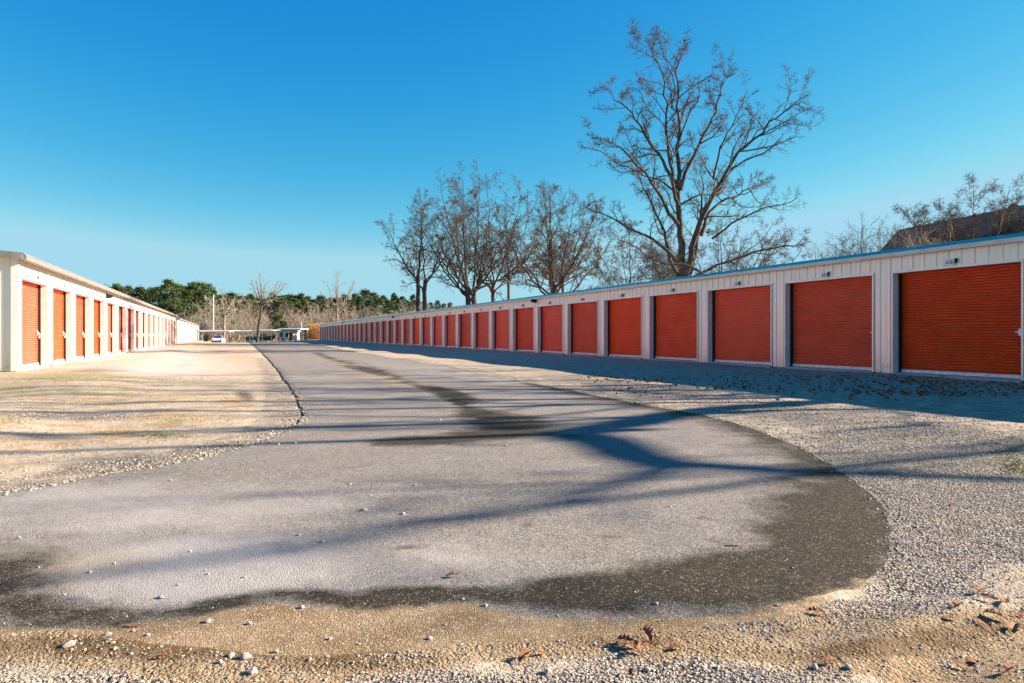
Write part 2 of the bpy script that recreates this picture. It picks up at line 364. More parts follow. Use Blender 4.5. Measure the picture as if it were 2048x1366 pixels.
siltm = M.mr(M.math('ADD', M.attr('silt'), M.math('MULTIPLY', M.math('SUBTRACT', nf, 0.5), 1.1)), 0.25, 0.75)
base = M.mix(M.math('MULTIPLY', siltm, 0.7), base, M.mix(M.mr(fine, 0.3, 0.7), (0.21, 0.165, 0.105), (0.36, 0.30, 0.21)))
wet_shade_m = M.mr(M.math('ADD', M.attr('wet'), M.math('MULTIPLY', M.math('SUBTRACT', M.noise(p, 3.0, 8, 0.72), 0.5), 1.5)), 0.28, 0.80)
spk = M.mr(sv, 0.86, 1.0)
wet_shade_c = M.mix(spk, (0.036, 0.028, 0.018), (0.26, 0.22, 0.165)); wet_shade_c = M.mix(M.mr(nf, 0.35, 0.8, 0, .45), wet_shade_c, (0.072, 0.055, 0.034)); wet_shade_c = M.mix(M.mr(sv, .35, 0), wet_shade_c, (0.018, 0.014, 0.010))
base = M.mix(M.math('MULTIPLY', wet_shade_m, 0.99), base, wet_shade_c)
wm = M.mr(M.math('ADD', M.attr('wash'), M.math('MULTIPLY', M.math('SUBTRACT', M.noise(p, 7, 6, 0.7), 0.5), 0.9)), 0.32, 0.72)
sandc = M.mix(M.mr(M.noise(p, 3.2, 5), 0.38, 0.66), (0.225, 0.135, 0.058), (0.37, 0.25, 0.135)); sandc = M.mix(M.mr(fine, 0.35, 0.75), sandc, (0.17, 0.125, 0.075))
sandc = M.mix(M.mr(sv, .75, 1.0, 0, .8), sandc, (0.55, 0.46, 0.35))
base = M.mix(wm, base, sandc)
bm1 = M.bump(M.math('ADD', M.math('MULTIPLY', v1, -1.0), M.math('MULTIPLY', fine, 0.5)), 0.75, 0.0035)
ROADM = M.out(base, M.mr(wet_shade_m, 0, 1, 0.9, 0.85), M.bump(nf, 0.35, 0.02, bm1), None, 0.12)
road = link('asphalt_drive', road_me, ROADM); tag(road, kind='structure')

# ground sheet
gx = axis(-420, 420, 620, 0, 2.2); gy = axis(-60, 900, 620, 3.0, 2.4)
XX, YY = np.meshgrid(gx, gy); X1, Y1 = XX.ravel(), YY.ravel()
nearr = (np.abs(X1) < 60) & (Y1 < 160) & (Y1 > 1)
ins = np.zeros(len(X1), bool); dEd = np.full(len(X1), 9.0)
ins[nearr] = inside(X1[nearr], Y1[nearr]); dEd[nearr] = dist_edge(X1[nearr], Y1[nearr])
sgn = np.where(ins, -1, 1)*dEd                          # + outside
Z1 = height(X1, Y1)
cell = np.maximum(0.03, 0.006*np.maximum(Y1, 1))
lsd = np.where(X1 < -0.6-0.0*Y1, 1.0, 0.0)*sstep(2.6, 3.6, Y1); lsd = np.where((Y1 > 10) & (X1 > -0.6), 0, lsd); lsd = lsd*(lat(X1, Y1, TH) < 3.3)
d_left = np.where(sgn > 0, 0.013*np.exp(-np.maximum(sgn, 0)/0.8), 0.05)
d_soft = np.where(sgn > 0, -0.004, np.clip(-0.004+(-sgn)*0.16, -0.004, 0.05))
drop = lsd*d_left+(1-lsd)*d_soft
# behind the camera etc. no drop
Z1 = Z1-np.where(nearr, drop, 0)
micro = np.array([noise.noise(Vector((a*4.0, b*4.0, 0)))*0.008+noise.noise(Vector((a*13.0, b*13.0, 3)))*0.004 if (abs(a) < 14 and -1 < b < 22) else 0.0 for a, b in zip(X1, Y1)])
Z1 = Z1+micro*(sgn > 0.05)
nx_, ny_ = len(gx), len(gy)
I = np.arange(nx_*ny_).reshape(ny_, nx_)
GF = np.c_[I[:-1, :-1].ravel(), I[:-1, 1:].ravel(), I[1:, 1:].ravel(), I[1:, :-1].ravel()]
gme = np_mesh('ground', np.c_[X1, Y1, Z1], GF, True)
lt_, rt_ = lat(X1, Y1, TL), lat(X1, Y1, TH)
MOSS = [(150, 752, 260, 5, 0.02, .8), (330, 800, 160, 6, .1, .6), (120, 790, 200, 6, 0, .6), (120, 760, 110, 7, 0.05, .9), (200, 762, 70, 5, 0, .8), (240, 777, 60, 5, 0, .7), (20, 782, 60, 12, 0, .8), (10, 850, 40, 8, 0, .7), (340, 842, 60, 6, -.1, .8), (230, 725, 30, 3, 0, .7),
        (320, 872, 30, 4, 0, .5), (2030, 905, 30, 14, .3, .6), (2030, 935, 20, 8, 0, .5), (1850, 760, 100, 12, 0, .5), (390, 760, 40, 4, 0, .4)]
CLAY = [(200, 800, 260, 16, 0, .6), (350, 830, 140, 14, 0, .7), (150, 855, 160, 10, 0, .6), (240, 865, 70, 10, 0, 1), (170, 885, 90, 10, -.1, .7), (470, 805, 40, 12, 0, .9), (330, 850, 60, 8, 0, .8), (60, 890, 120, 20, 0, .6), (80, 930, 160, 20, 0, .5), (340, 785, 130, 7, 0, .5), (60, 770, 120, 8, 0, .6),
        (430, 720, 40, 30, 0, .5), (300, 1260, 400, 40, 0, .5), (250, 1300, 330, 26, 0, .9), (900, 1310, 260, 36, 0, .9), (1100, 1290, 300, 24, 0, .6), (1650, 1340, 200, 16, 0, .9), (1700, 1230, 160, 26, 0, .8), (1850, 1290, 200, 40, .1, .6)]
DARK = [(1980, 1265, 110, 22, -.2, .9), (1900, 1285, 100, 12, 0, .7), (490, 792, 22, 10, 0.3, 1), (180, 745, 60, 4, 0, .5), (30, 757, 90, 6, 0, .6), (2020, 1330, 60, 20, 0, .7)]
COARSE = [(1900, 980, 330, 130, .3, 1), (1600, 830, 260, 26, .12, .9), (1850, 1120, 130, 90, 0, .9), (1300, 780, 220, 12, .1, .7), (560, 870, 90, 14, -.4, 1), (420, 905, 130, 14, -.2, .95), (240, 930, 150, 14, -.12, .8),
          (150, 832, 160, 9, 0, .7), (1100, 1368, 330, 18, 0, .8), (1450, 1358, 200, 20, 0, .8), (150, 1362, 180, 10, 0, .8), (1400, 1325, 80, 12, 0, .6), (1850, 1170, 120, 30, 0, .6)]
BRIGHT = [(260, 715, 200, 30, .1, 1), (330, 740, 120, 14, 0, .8)]
for nm_, bl in (('moss', MOSS), ('clay', CLAY), ('dark', DARK), ('coarse', COARSE), ('bright', BRIGHT)):
    at = gme.attributes.new(nm_, 'FLOAT', 'POINT'); a_ = ell(X1, Y1, bl)
    if nm_ == 'moss': a_ = np.maximum(a_, 0.55*sstep(27, 34, rt_)); a_ = np.maximum(a_, 0.6*sstep(-18, -22, lt_)*1.0)
    if nm_ == 'coarse': a_ = np.maximum(a_, 0.45*(sgn < 0.5)*(sgn > 0)*(Y1 < 30)); a_ = np.maximum(a_, 0.35*sstep(5.0, 7, rt_)*sstep(40, 20, Y1))
    at.data.foreach_set('value', a_.astype(np.float32))
DAMP = [(330, 1296, 380, 26, 0.02, 1), (700, 1322, 220, 24, 0, .8), (1240, 1285, 200, 16, 0, .6), (900, 1250, 160, 10, 0, .5), (60, 1290, 120, 14, 0, .8), (1750, 1300, 200, 22, -.1, .9), (1900, 1270, 160, 24, -.2, .9), (1500, 1310, 160, 14, 0, .5)]
at = gme.attributes.new('damp', 'FLOAT', 'POINT'); at.data.foreach_set('value', ell(X1, Y1, DAMP).astype(np.float32))
pyg = HOR+CAMH*FPX/np.maximum(Y1, .8); pxg = 1024+X1/np.maximum(Y1, .8)*FPX
at = gme.attributes.new('sandy', 'FLOAT', 'POINT'); at.data.foreach_set('value', (sstep(4.6, 3.0, Y1)*(Y1 > 0)*np.clip((pyg-np.interp(pxg, [0, 1600, 1800, 2100], [900, 1150, 1190, 1180]))/60, 0, 1)*np.clip((np.interp(pxg, [0, 250, 500, 850, 1200, 1600, 2100], [1325, 1345, 1400, 1338, 1315, 1335, 1420])-pyg)/14+.5, 0.15, 1)).astype(np.float32))
at = gme.attributes.new('field', 'FLOAT', 'POINT'); at.data.foreach_set('value', np.clip(sstep(160, 185, Y1)+sstep(26.5, 30, rt_)+sstep(-16, -18, lt_), 0, 1).astype(np.float32))
M = NM('gravel_ground'); p = M.pos()
n1 = M.noise(p, 0.9, 6, 0.6); n2 = M.noise(p, 4.2, 6, 0.65); n3 = M.noise(p, 16, 4, 0.6); fine = M.noise(p, 150, 3, 0.7)
va = M.vor(p, 88); vcol = M.n('SeparateColor', {'Color': M.vor(p, 88, out='Color')}).outputs[0]
vb = M.vor(p, 210); vbc = M.n('SeparateColor', {'Color': M.vor(p, 210, out='Color')}).outputs[1]
fines = M.mix(M.mr(n1, 0.36, 0.66), (0.48, 0.365, 0.235), (0.60, 0.48, 0.335)); fines = M.mix(M.mr(n2, 0.42, 0.66, 0, .85), fines, (0.33, 0.24, 0.145)); fines = M.mix(M.mr(n3, 0.5, 0.72, 0, .6), fines, (0.22, 0.155, 0.09))
fines = M.mix(M.mr(fine, 0.35, 0.8, 0, .7), fines, (0.20, 0.155, 0.105))
fines = M.mix(M.mr(vbc, 0.72, 1.0, 0, .7), fines, (0.58, 0.51, 0.43))
stone = M.ramp(vcol, [(0.0, (0.20, 0.165, 0.135)), (0.35, (0.40, 0.34, 0.28)), (0.7, (0.50, 0.425, 0.345)), (1.0, (0.64, 0.57, 0.48))])
stone = M.mix(M.mr(va, 0.30, 0.62), stone, (0.06, 0.045, 0.034))  # shade in the gaps between stones put into the colour
cm = M.mr(M.math('ADD', M.attr('coarse'), M.math('MULTIPLY', M.math('SUBTRACT', n2, 0.5), 1.3)), 0.15, 0.65)
col = M.mix(cm, fines, stone)
clay = M.mr(M.math('ADD', M.attr('clay'), M.math('MULTIPLY', M.math('SUBTRACT', n2, 0.5), 1.5)), 0.45, 1.0)
col = M.mix(M.math('MULTIPLY', clay, 0.8), col, M.mix(M.mr(fine, 0.3, 0.75), (0.44, 0.255, 0.10), (0.24, 0.135, 0.058)))
moss = M.mr(M.math('ADD', M.attr('moss'), M.math('MULTIPLY', M.math('SUBTRACT', M.noise(p, 8, 6, 0.7), 0.5), 1.8)), 0.45, 0.95)
col = M.mix(M.math('MULTIPLY', moss, 0.85), col, M.mix(M.mr(fine, 0.35, 0.7), (0.21, 0.19, 0.06), (0.34, 0.29, 0.12)))
dk = M.mr(M.math('ADD', M.attr('dark'), M.math('MULTIPLY', M.math('SUBTRACT', n3, 0.5), 1.6)), 0.35, 0.95)
col = M.mix(M.math('MULTIPLY', dk, 0.85), col, (0.075, 0.058, 0.042))
br = M.mr(M.math('ADD', M.attr('bright'), M.math('MULTIPLY', M.math('SUBTRACT', n2, 0.5), 1.0)), 0.2, 0.8)
col = M.mix(M.math('MULTIPLY', br, 0.4), col, (0.60, 0.56, 0.52))
sy = M.mr(M.math('ADD', M.attr('sandy'), M.math('MULTIPLY', M.math('SUBTRACT', n2, 0.5), 0.8)), 0.3, 0.75)
sandg = M.mix(M.mr(M.noise(p, 3.2, 5), 0.38, 0.66), (0.225, 0.135, 0.058), (0.37, 0.25, 0.135)); sandg = M.mix(M.mr(fine, 0.35, 0.75), sandg, (0.17, 0.125, 0.075)); sandg = M.mix(M.mr(vbc, .75, 1.0, 0, .8), sandg, (0.55, 0.46, 0.35))
col = M.mix(sy, col, sandg)
dp = M.mr(M.math('ADD', M.attr('damp'), M.math('MULTIPLY', M.math('SUBTRACT', M.noise(p, 5, 7, .7), 0.5), 1.5)), 0.3, 0.8); col = M.mix(M.math('MULTIPLY', dp, .8), col, M.mix(1.0, col, (0.42, 0.36, 0.28), 'MULTIPLY'))
field = M.attr('field')
col = M.mix(field, col, M.mix(M.mr(M.noise(p, 0.25, 5), 0.38, 0.62), (0.34, 0.25, 0.135), (0.22, 0.17, 0.085)))
hgt = M.math('ADD', M.math('MULTIPLY', va, M.mr(cm, 0, 1, -0.15, -1.0)), M.math('MULTIPLY', vb, -0.25))
GROUNDM = M.out(col, 0.92, M.bump(n3, 0.45, 0.03, M.bump(hgt, 0.9, 0.009)), None, 0.15)
ground = link('ground', gme, GROUNDM); tag(ground, kind='structure')
# ------------------------------------------------------------------ storage buildings
RIB = 0.3048
def profile(xa, xb):
    """(x, y) outline of ribbed sheet between xa and xb, ribs in step with the whole wall"""
    pts = []; k = math.floor(xa/RIB)-1
    while k*RIB < xb+RIB:
        c_ = k*RIB+RIB/2
        for dx, yy in ((-0.034, 0), (-0.016, 0.026), (0.016, 0.026), (0.034, 0), (0.112, 0.0), (0.122, 0.006), (0.146, 0.006), (0.156, 0.0)): pts.append((c_+dx, yy))
        k += 1
    def yat(x):
        for (a, ya), (b, yb) in zip(pts, pts[1:]):
            if a <= x <= b: return ya+(yb-ya)*(x-a)/(b-a+1e-9)
        return 0
    mid = [q for q in pts if xa < q[0] < xb]
    return [(xa, yat(xa))]+mid+[(xb, yat(xb))]
def panel(mb, xa, xb, za, zb, M=None, zb2=None):
    pr = profile(xa, xb); n = len(pr); zb2 = zb if zb2 is None else zb2
    v = [(x, y, za) for x, y in pr]+[(x, y, zb+(zb2-zb)*(x-xa)/(xb-xa)) for x, y in pr]
    v += [(xa, -0.05, za), (xb, -0.05, za), (xa, -0.05, zb), (xb, -0.05, zb2)]
    f = [(i, i+1, n+i+1, n+i) for i in range(n-1)]
    b = 2*n; f += [(0, n, b+2, b), (n-1, b+1, b+3, 2*n-1), (b, b+2, b+3, b+1), tuple(range(n-1, -1, -1))+(b, b+1), tuple(range(n, 2*n))+(b+3, b+2)]
    if M is not None: v = [tuple(M @ Vector(p)) for p in v]
    mb.add(v, f)
def door_mesh(name, w_, h_, p=0.0635):
    """curtain of a roller door: rolled ribs one above the other, 0..w_ in x"""
    z = 0.09; prof = [(0.0, z-0.01)]
    while z+p < h_:
        prof += [(0.0, z), (-0.016, z+0.003), (-0.030, z+0.008), (-0.030, z+0.018), (-0.008, z+0.027), (0.0, z+0.034), (0.0015, z+p*0.78)]; z += p
    prof += [(0.0, z), (0.0, h_)]
    mb = MB(); n = len(prof)
    v = [(0, y, zz) for y, zz in prof]+[(w_, y, zz) for y, zz in prof]
    mb.add(v, [(i, i+1, n+i+1, n+i) for i in range(n-1)])
    me = bpy.data.meshes.new(name); me.from_pydata(mb.v, [], [tuple(reversed(q)) for q in mb.f]); me.update()
    return me
def text_mesh(txt, size):
    cu = bpy.data.curves.new('number_text', 'FONT'); cu.body = txt; cu.size = size; cu.extrude = 0.0015; cu.align_x = 'CENTER'; cu.align_y = 'CENTER'
    o = bpy.data.objects.new('number_text', cu); C.objects.link(o); bpy.context.view_layer.update()
    me = bpy.data.meshes.new_from_object(o.evaluated_get(bpy.context.evaluated_depsgraph_get())); bpy.data.objects.remove(o); return me
mb = MB(); mb.box(0, 0.075, 0.0, 0.012, -0.055, 0.055, ch=0.003); mb.box(-0.05, 0.11, 0.012, 0.026, -0.012, 0.012, ch=0.003); mb.tube([(0.0, .02, -.01), (0.0, .045, -.02), (0, .05, -.05), (0, .03, -.07)], 0.007, 6); mb.box(-.022, .022, .022, .044, -.125, -.07, ch=.006)
LATCH = mb.mesh('latch')
mb = MB(); mb.box(-0.12, 0.12, 0, 0.012, -0.07, 0.07, ch=0.004); PLATEM = mb.mesh('number_plate')
mb = MB(); mb.box(-0.02, 0.02, 0, 0.05, -0.045, 0.045, ch=0.008); mb.box(-0.03, 0.03, 0.0, 0.02, 0.02, 0.06, ch=0.005); HOOK = mb.mesh('door_stop')
def storage(name, label, origin, rz, doors, x0, x1, depth, Hop, Hs, over, dmat, numbers=None, lights=(), gable=(True, True), rake=0.3, fasc=0.18, group=None):
    """front face lies on local y=0 looking along +y; doors = list of (xlow, xhigh)"""
    b = empty(name, (*origin, 0), rz, label, 'building', group)
    slope = 1/12.0
    w_ = MB(); doors = sorted(doors); xs = [x0]
    for a, c_ in doors: xs += [a, c_]
    xs += [x1]
    for i in range(0, len(xs), 2):
        if xs[i+1]-xs[i] > 0.05: panel(w_, xs[i], xs[i+1], 0.035, Hop)
    panel(w_, x0, x1, Hop+0.002, Hs-0.02)
    # gable ends, ribbed, following the roof slope
    for side, flag in ((x0, gable[0]), (x1, gable[1])):
        if not flag: continue
        s_ = -1 if side == x0 else 1
        for a, c_ in ((0.0, depth/2), (depth/2, depth)):
            Mx = Matrix(((0, s_, 0, side), (-1, 0, 0, 0), (0, 0, 1, 0), (0, 0, 0, 1)))
            za = Hs-0.03+slope*min(a, depth-a); zc = Hs-0.03+slope*min(c_, depth-c_)
            panel(w_, a+0.06, c_-(0.06 if c_ == depth else 0), 0.035, za, Mx, zc)
    w_.box(x0, x1, -depth, -depth+0.05, 0.035, Hs-0.03)
    w_.build('wall', WALL, b)
    # trims round each opening, corner trims
    tr = MB()
    for a, c_ in doors:
        tr.box(a-0.045, c_+0.045, 0.0265, 0.036, Hop-0.002, Hop+0.05); tr.box(a, c_, -0.15, 0.028, Hop-0.012, Hop-0.0025)
        for e, s_ in ((a, -1), (c_, 1)):
            tr.box(*sorted((e, e+s_*0.04)), 0.0265, 0.035, 0.04, Hop-0.0045); tr.box(*sorted((e-s_*0.006, e+s_*0.004)), -0.15, 0.033, 0.06, Hop-0.014)
    tr.box(x0, x1, 0.0268, 0.040, Hs-0.075, Hs-0.025)
    for e, s_, fl in ((x0, -1, gable[0]), (x1, 1, gable[1])):
        if fl:
            tr.box(*sorted((e-s_*0.11, e+s_*0.045)), 0.027, 0.043, 0.03, Hs-0.08); tr.box(*sorted((e+s_*0.028, e+s_*0.045)), -0.12, 0.0265, 0.03, Hs-0.03)
    tr.build('trim', TRIM, b)
    gd = MB()
    for a, c_ in doors:
        for e, s_ in ((a, 1), (c_, -1)): gd.box(*sorted((e, e+s_*0.05)), -0.245, -0.1505, 0.062, Hop-0.01)
        gd.box(a, c_, -0.25, -0.24+0.03, Hop-0.02, Hop-0.008)
    gd.build('door_guide', BLACK, b)
    sl = MB(); sl.box(x0+0.02, x1-0.02, -depth+0.02, -0.052, -0.25, 0.055)
    for a, c_ in doors: sl.box(a+.003, c_-.003, -0.0518, 0.045, -0.2, 0.05, ch=0.006)
    sl.build('slab', CONC, b)
    # roof: two slopes, sheet 4 cm thick
    r_ = MB(); hr = Hs+0.045; ov = over-0.09
    pts = [(ov, hr-ov*slope), (-depth/2, hr+depth/2*slope), (-depth-over, hr-over*slope), (-depth-over, hr-over*slope-.035), (-depth/2, hr+depth/2*slope-.035), (ov, hr-ov*slope-.035)]
    xr0, xr1 = x0-(rake if gable[0] else 0), x1+(rake if gable[1] else 0)
    r_.prismx(pts, xr0, xr1)
    roof = r_.build('roof', ROOF, b)
    for e, s_, fl in ((xr0, -1, gable[0]), (xr1, 1, gable[1])):
        if fl:
            rk = MB(); q = [(y, z+0.014) for y, z in pts[:3]]+[(y, z-0.15) for y, z in reversed(pts[:3])]; rk.prismx(q, *sorted((e, e+s_*0.025))); rk.build('rake_trim', TRIM if name_blue[0] else GUTL, b)
    # gutter: box section with a sloping upper lip
    y1 = over; zt = hr-ov*slope+0.012
    g_ = MB(); g_.prismx([(ov+.004, zt-0.006), (y1-0.075, zt-0.006), (y1-0.0, zt-fasc*0.46), (y1-0.0, zt-fasc*0.5), (y1+0.004, zt-fasc), (ov-0.03, zt-fasc), (ov-0.03, zt-fasc+.01), (ov+.004, zt-fasc+.01)], xr0, xr1)
    g_.build('gutter', GUT if name_blue[0] else GUTL, b)
    c_ = MB(); c_.prismx([(y1-0.079, zt+0.003), (y1-0.074, zt+0.003), (y1+0.006, zt-fasc*0.46), (y1+0.001, zt-fasc*0.47)], xr0-0.004, xr1+0.004)
    c_.build('eave_cap', EAVE if name_blue[0] else GUTL, b)
    if over > 0.12:
        so = MB(); so.box(x0, x1, 0.041, ov-0.031, Hs-0.012, Hs-0.002)
        k = x0
        while k < x1: so.box(k, k+0.05, 0.0415, ov-0.032, Hs-0.035, Hs-0.0125); k += RIB
        so.build('soffit', GUT, b)
    dm = {}
    for i, (a, c_) in enumerate(doors):
        wd = round(c_-a-0.004, 3)
        if wd not in dm:
            dm[wd] = door_mesh('roller_door', wd, Hop-0.005)
            bb = MB(); bb.box(0.05, wd-0.05, -0.012, 0.022, 0.062, 0.135, ch=0.004); bb.box(0.05, wd-.05, 0.0221, 0.032, 0.062, 0.075); dm[(wd, 1)] = bb.mesh('bottom_bar')
        d = link('roller_door', dm[wd], dmat, b); d.location = (a+0.002, -0.215, 0.0)
        q = link('bottom_bar', dm[(wd, 1)], BARM, d)
        q = link('latch', LATCH, STEEL, d); q.location = (0.10, 0.004, 1.03); q.scale = (1.5, 1.3, 1.3)
        if numbers:
            pl = link('number_plate', PLATEM, PLATE, b); pl.location = ((a+c_)/2+0.03, 0.037, Hop+0.115)
            hk = link('door_stop', HOOK, BLACK, b); hk.location = ((a+c_)/2-0.13, 0.037, Hop+0.135)
            if numbers[i]:
                tm = text_mesh(numbers[i], 0.115); t_ = link('lettering', tm, INK, pl); t_.rotation_euler = (R(90), 0, R(180)); t_.location = (0, 0.0135, -0.004); t_.scale = (0.78, 1.0, 1)
    for lx, lz in lights:
        mb = MB(); mb.box(-0.12, 0.12, 0.0, 0.05, -0.1, 0.12, ch=0.012); mb.prismx([(0.05, 0.1), (0.24, 0.07), (0.26, -0.02), (0.2, -0.06), (0.05, -0.09)], -0.11, 0.11)
        L = mb.build('wall_light', BLACK, b); L.location = (lx, 0.036, lz)
        mb = MB(); mb.box(-0.1, 0.1, 0.055, 0.205, -0.115, -0.09, ch=0.01); mb.build('lens', PLATE, L)
    return b
name_blue = [True]
KB = 41.1034944
def tR(n): return PITCH*(KB-n)-D1*math.tan(TH)
fr = 0.836*PITCH
doorsR = [(tR(n)-fr, tR(n)) for n in range(1, 39)]
nR = (math.cos(TH)*D1, math.sin(TH)*D1)
numsR = {round(tR(n), 3): ('A%d' % n if n != 36 else 'A 36') for n in range(1, 37)}
srt = sorted(doorsR)
bR = storage('storage_building', 'long shaded cream storage row on the right with orange roller doors and sky-tinted eave', nR, R(90)+TH, doorsR,
             tR(38)-fr-0.6, tR(1)+0.5, 9.5, 2.485, 3.0, 0.15, DOOR, numbers=[numsR.get(round(c_, 3), None) for a, c_ in srt], lights=[(tR(30)+0.28, 2.80), (tR(20)+0.28, 2.80), (tR(10)+0.28, 2.8)], gable=(True, True), rake=0.12)
name_blue = [False]
def tL(n): return PITCH*(n+4.575863)+D2*math.tan(TL)
flr = 0.815*PITCH
doorsL = [(-(tL(n)+flr), -tL(n)) for n in range(1, 18)]
nL = (-math.cos(TL)*D2, -math.sin(TL)*D2)
bL = storage('storage_building', 'sunlit white storage row on the left with orange roller doors', nL, R(-90)+TL, doorsL,
             -tL(17.95), -tL(0.897), 9.5, 2.485, 3.05, 0.29, DOOR, numbers=[None]*17, lights=[(-tL(4.93), 2.72)], rake=0.33, fasc=0.17)
doorsL2 = [(-(tL(n)+flr), -tL(n)) for n in np.arange(19.2, 36.6, 1.0)]
bL2 = storage('storage_building', 'smaller white storage row with pale doors standing beyond the end of the left one', nL, R(-90)+TL, doorsL2,
              -tL(37.25), -tL(18.99), 9.5, 2.40, 2.86, 0.25, DOORW, rake=0.2, fasc=0.16)
# ------------------------------------------------------------------ trees
def tubes_mesh(name, tubes, sides):
    """tubes: list of (pts (n,3), radii (n,)); one mesh of tapered tubes"""
    by = {}
    for t in tubes: by.setdefault(len(t[0]), []).append(t)
    Vs, Fs, base = [], [], 0
    for n, lst in by.items():
        P = np.array([t[0] for t in lst], float); r = np.array([t[1] for t in lst], float); m = len(lst)
        T = np.empty_like(P); T[:, 1:-1] = P[:, 2:]-P[:, :-2]; T[:, 0] = P[:, 1]-P[:, 0]; T[:, -1] = P[:, -1]-P[:, -2]
        T /= np.linalg.norm(T, axis=2, keepdims=True)+1e-9
        mean = P[:, -1]-P[:, 0]; ref = np.where((np.abs(mean[:, 2:3]) > 0.8*np.linalg.norm(mean, axis=1, keepdims=True)), np.array([[1.0, 0, 0]]), np.array([[0, 0, 1.0]]))
        A = np.cross(T, ref[:, None, :]); A /= np.linalg.norm(A, axis=2, keepdims=True)+1e-9; B = np.cross(T, A)
        an = np.arange(sides)*2*np.pi/sides
        V = P[:, :, None, :]+(A[:, :, None, :]*np.cos(an)[:, None]+B[:, :, None, :]*np.sin(an)[:, None])*r[:, :, None, None]
        Vs.append(V.reshape(-1, 3))
        idx = (np.arange(m)*n*sides)[:, None, None]+(np.arange(n-1)*sides)[None, :, None]+base
        k = np.arange(sides)[None, None, :]; k2 = (k+1) % sides
        Fs.append(np.stack([idx+k, idx+k2, idx+sides+k2, idx+sides+k], -1).reshape(-1, 4)); base += m*n*sides
    return np_mesh(name, np.concatenate(Vs), np.concatenate(Fs), True)
def quads_mesh(name, P, size, rg, flat=0.0, aspect=0.6):
    n = len(P); a = rg.normal(size=(n, 3)); a /= np.linalg.norm(a, axis=1, keepdims=True); b = np.cross(a, rg.normal(size=(n, 3))); b /= np.linalg.norm(b, axis=1, keepdims=True)
    s_ = size*rg.uniform(0.6, 1.3, (n, 1)); a = a*s_; b = b*s_*aspect
    V = np.stack([P-a-b*0.3, P-b, P+a+b*0.2, P+b], 1).reshape(-1, 3)
    return np_mesh(name, V, np.arange(4*n).reshape(-1, 4), False)
class Tree:
    def __init__(s, seed, twig=0.006, gn=0.0): s.rg = np.random.default_rng(seed); s.big = []; s.small = []; s.tips = []; s.twig = twig; s.gn = gn
    def limb(s, pts, r0, r1, lvl, L=None, **kw):
        """a limb along given points, dressed with side branches"""
        pts = np.array(pts, float); seg = np.linalg.norm(np.diff(pts, axis=0), axis=1); cum = np.r_[0, np.cumsum(seg)]; tot = cum[-1]; n = max(6, int(len(pts)*2.2))
        u = np.linspace(0, tot, n); P = np.stack([np.interp(u, cum, pts[:, i]) for i in range(3)], 1)
        P[1:-1] = (P[:-2]+2*P[1:-1]+P[2:])/4; P[1:-1] += s.rg.normal(size=(n-2, 3))*tot*0.006
        rr = r0+(r1-r0)*(np.linspace(0, 1, n)**0.8); s.big.append((P, rr)); s.dress(P, rr, tot, lvl, **kw)
    def dress(s, P, rr, L, lvl, start=0.25, dens=1.0, kids=None, spread=(28, 58), up=0.25, lenf=(0.28, 0.5), maxl=3, minlen=0.25):
        kids = kids or [12, 9, 7, 4]
        nk = max(2, int(kids[min(lvl, len(kids)-1)]*dens)); n = len(P); rg = s.rg; az = rg.uniform(0, 6.28)
        for k in range(nk):
            t = start+(1-start)*(k+rg.uniform(0, 1))/nk; t = min(t, 0.985); f = t*(n-1); i = min(int(f), n-2); q = P[i]+(P[i+1]-P[i])*(f-i); r = rr[i]+(rr[i+1]-rr[i])*(f-i)
            d = P[i+1]-P[i]; d = d/np.linalg.norm(d); az += 2.399+rg.uniform(-.5, .5); sp = R(rg.uniform(*spread))
            a = np.cross(d, [0.3, 0.2, 1.0]); a /= np.linalg.norm(a); b = np.cross(d, a)
            nd = d*math.cos(sp)+(a*math.cos(az)+b*math.sin(az))*math.sin(sp)
            l = L*rg.uniform(*lenf)*(1.15-0.55*t)
            if l < minlen: l = minlen
            s.grow(q, nd, l, max(s.twig*0.8, min(r*0.62, l*0.022+s.twig*0.3)), lvl+1, dens=dens, kids=kids, spread=spread, up=up, lenf=lenf, maxl=maxl, minlen=minlen)
    def grow(s, q, d, L, r, lvl, up=0.25, maxl=3, **kw):
        rg = s.rg; n = 7 if lvl <= 1 else (5 if lvl == 2 else 4); P = [q]; d = np.array(d)
        wob = 0.16+0.05*lvl
        for i in range(n-1):
            d = d+rg.normal(size=3)*wob+np.array([0, 0, up*0.45]); d /= np.linalg.norm(d); P.append(P[-1]+d*L/(n-1))
        P = np.array(P); rr = r+(max(s.twig*0.55, r*0.3)-r)*np.linspace(0, 1, n)
        (s.big if (lvl <= 0) else s.small).append((P, rr)); s.tips.append((P[-1], lvl))
        if lvl < maxl: s.dress(P, rr, L, lvl, up=up, maxl=maxl, **kw)
    def meshes(s, name, sides=(9, 4)):
        a = tubes_mesh(name+'_trunk', s.big, sides[0]); b = tubes_mesh(name+'_crown', s.small, sides[1]); return a, b
def tree_obj(T, name, label, loc, rz=0, sc=1, barkm=None, twigm=None, leaves=0, leafsize=0.09, group=None, leafm=None, sides=(9, 4)):
    o = empty(name, loc, rz, label, 'tree', group); o.scale = (sc, sc, sc)
    a, b = T.meshes(name, sides)
    link('trunk', a, barkm or BARK, o); link('crown', b, twigm or TWIG, o)
    if leaves:
        tp = np.array([t[0] for t in T.tips if t[1] >= 2]); c0 = tp[T.rg.integers(0, len(tp), max(1, leaves//9))]
        P = c0[T.rg.integers(0, len(c0), leaves)]+T.rg.normal(size=(leaves, 3))*0.10
        P2 = tp[T.rg.integers(0, len(tp), leaves//2)]+T.rg.normal(size=(leaves//2, 3))*0.05
        link('dead_leaves', quads_mesh('dead_leaves', np.r_[P, P2], leafsize, T.rg), leafm or LEAFR, o)
    return o
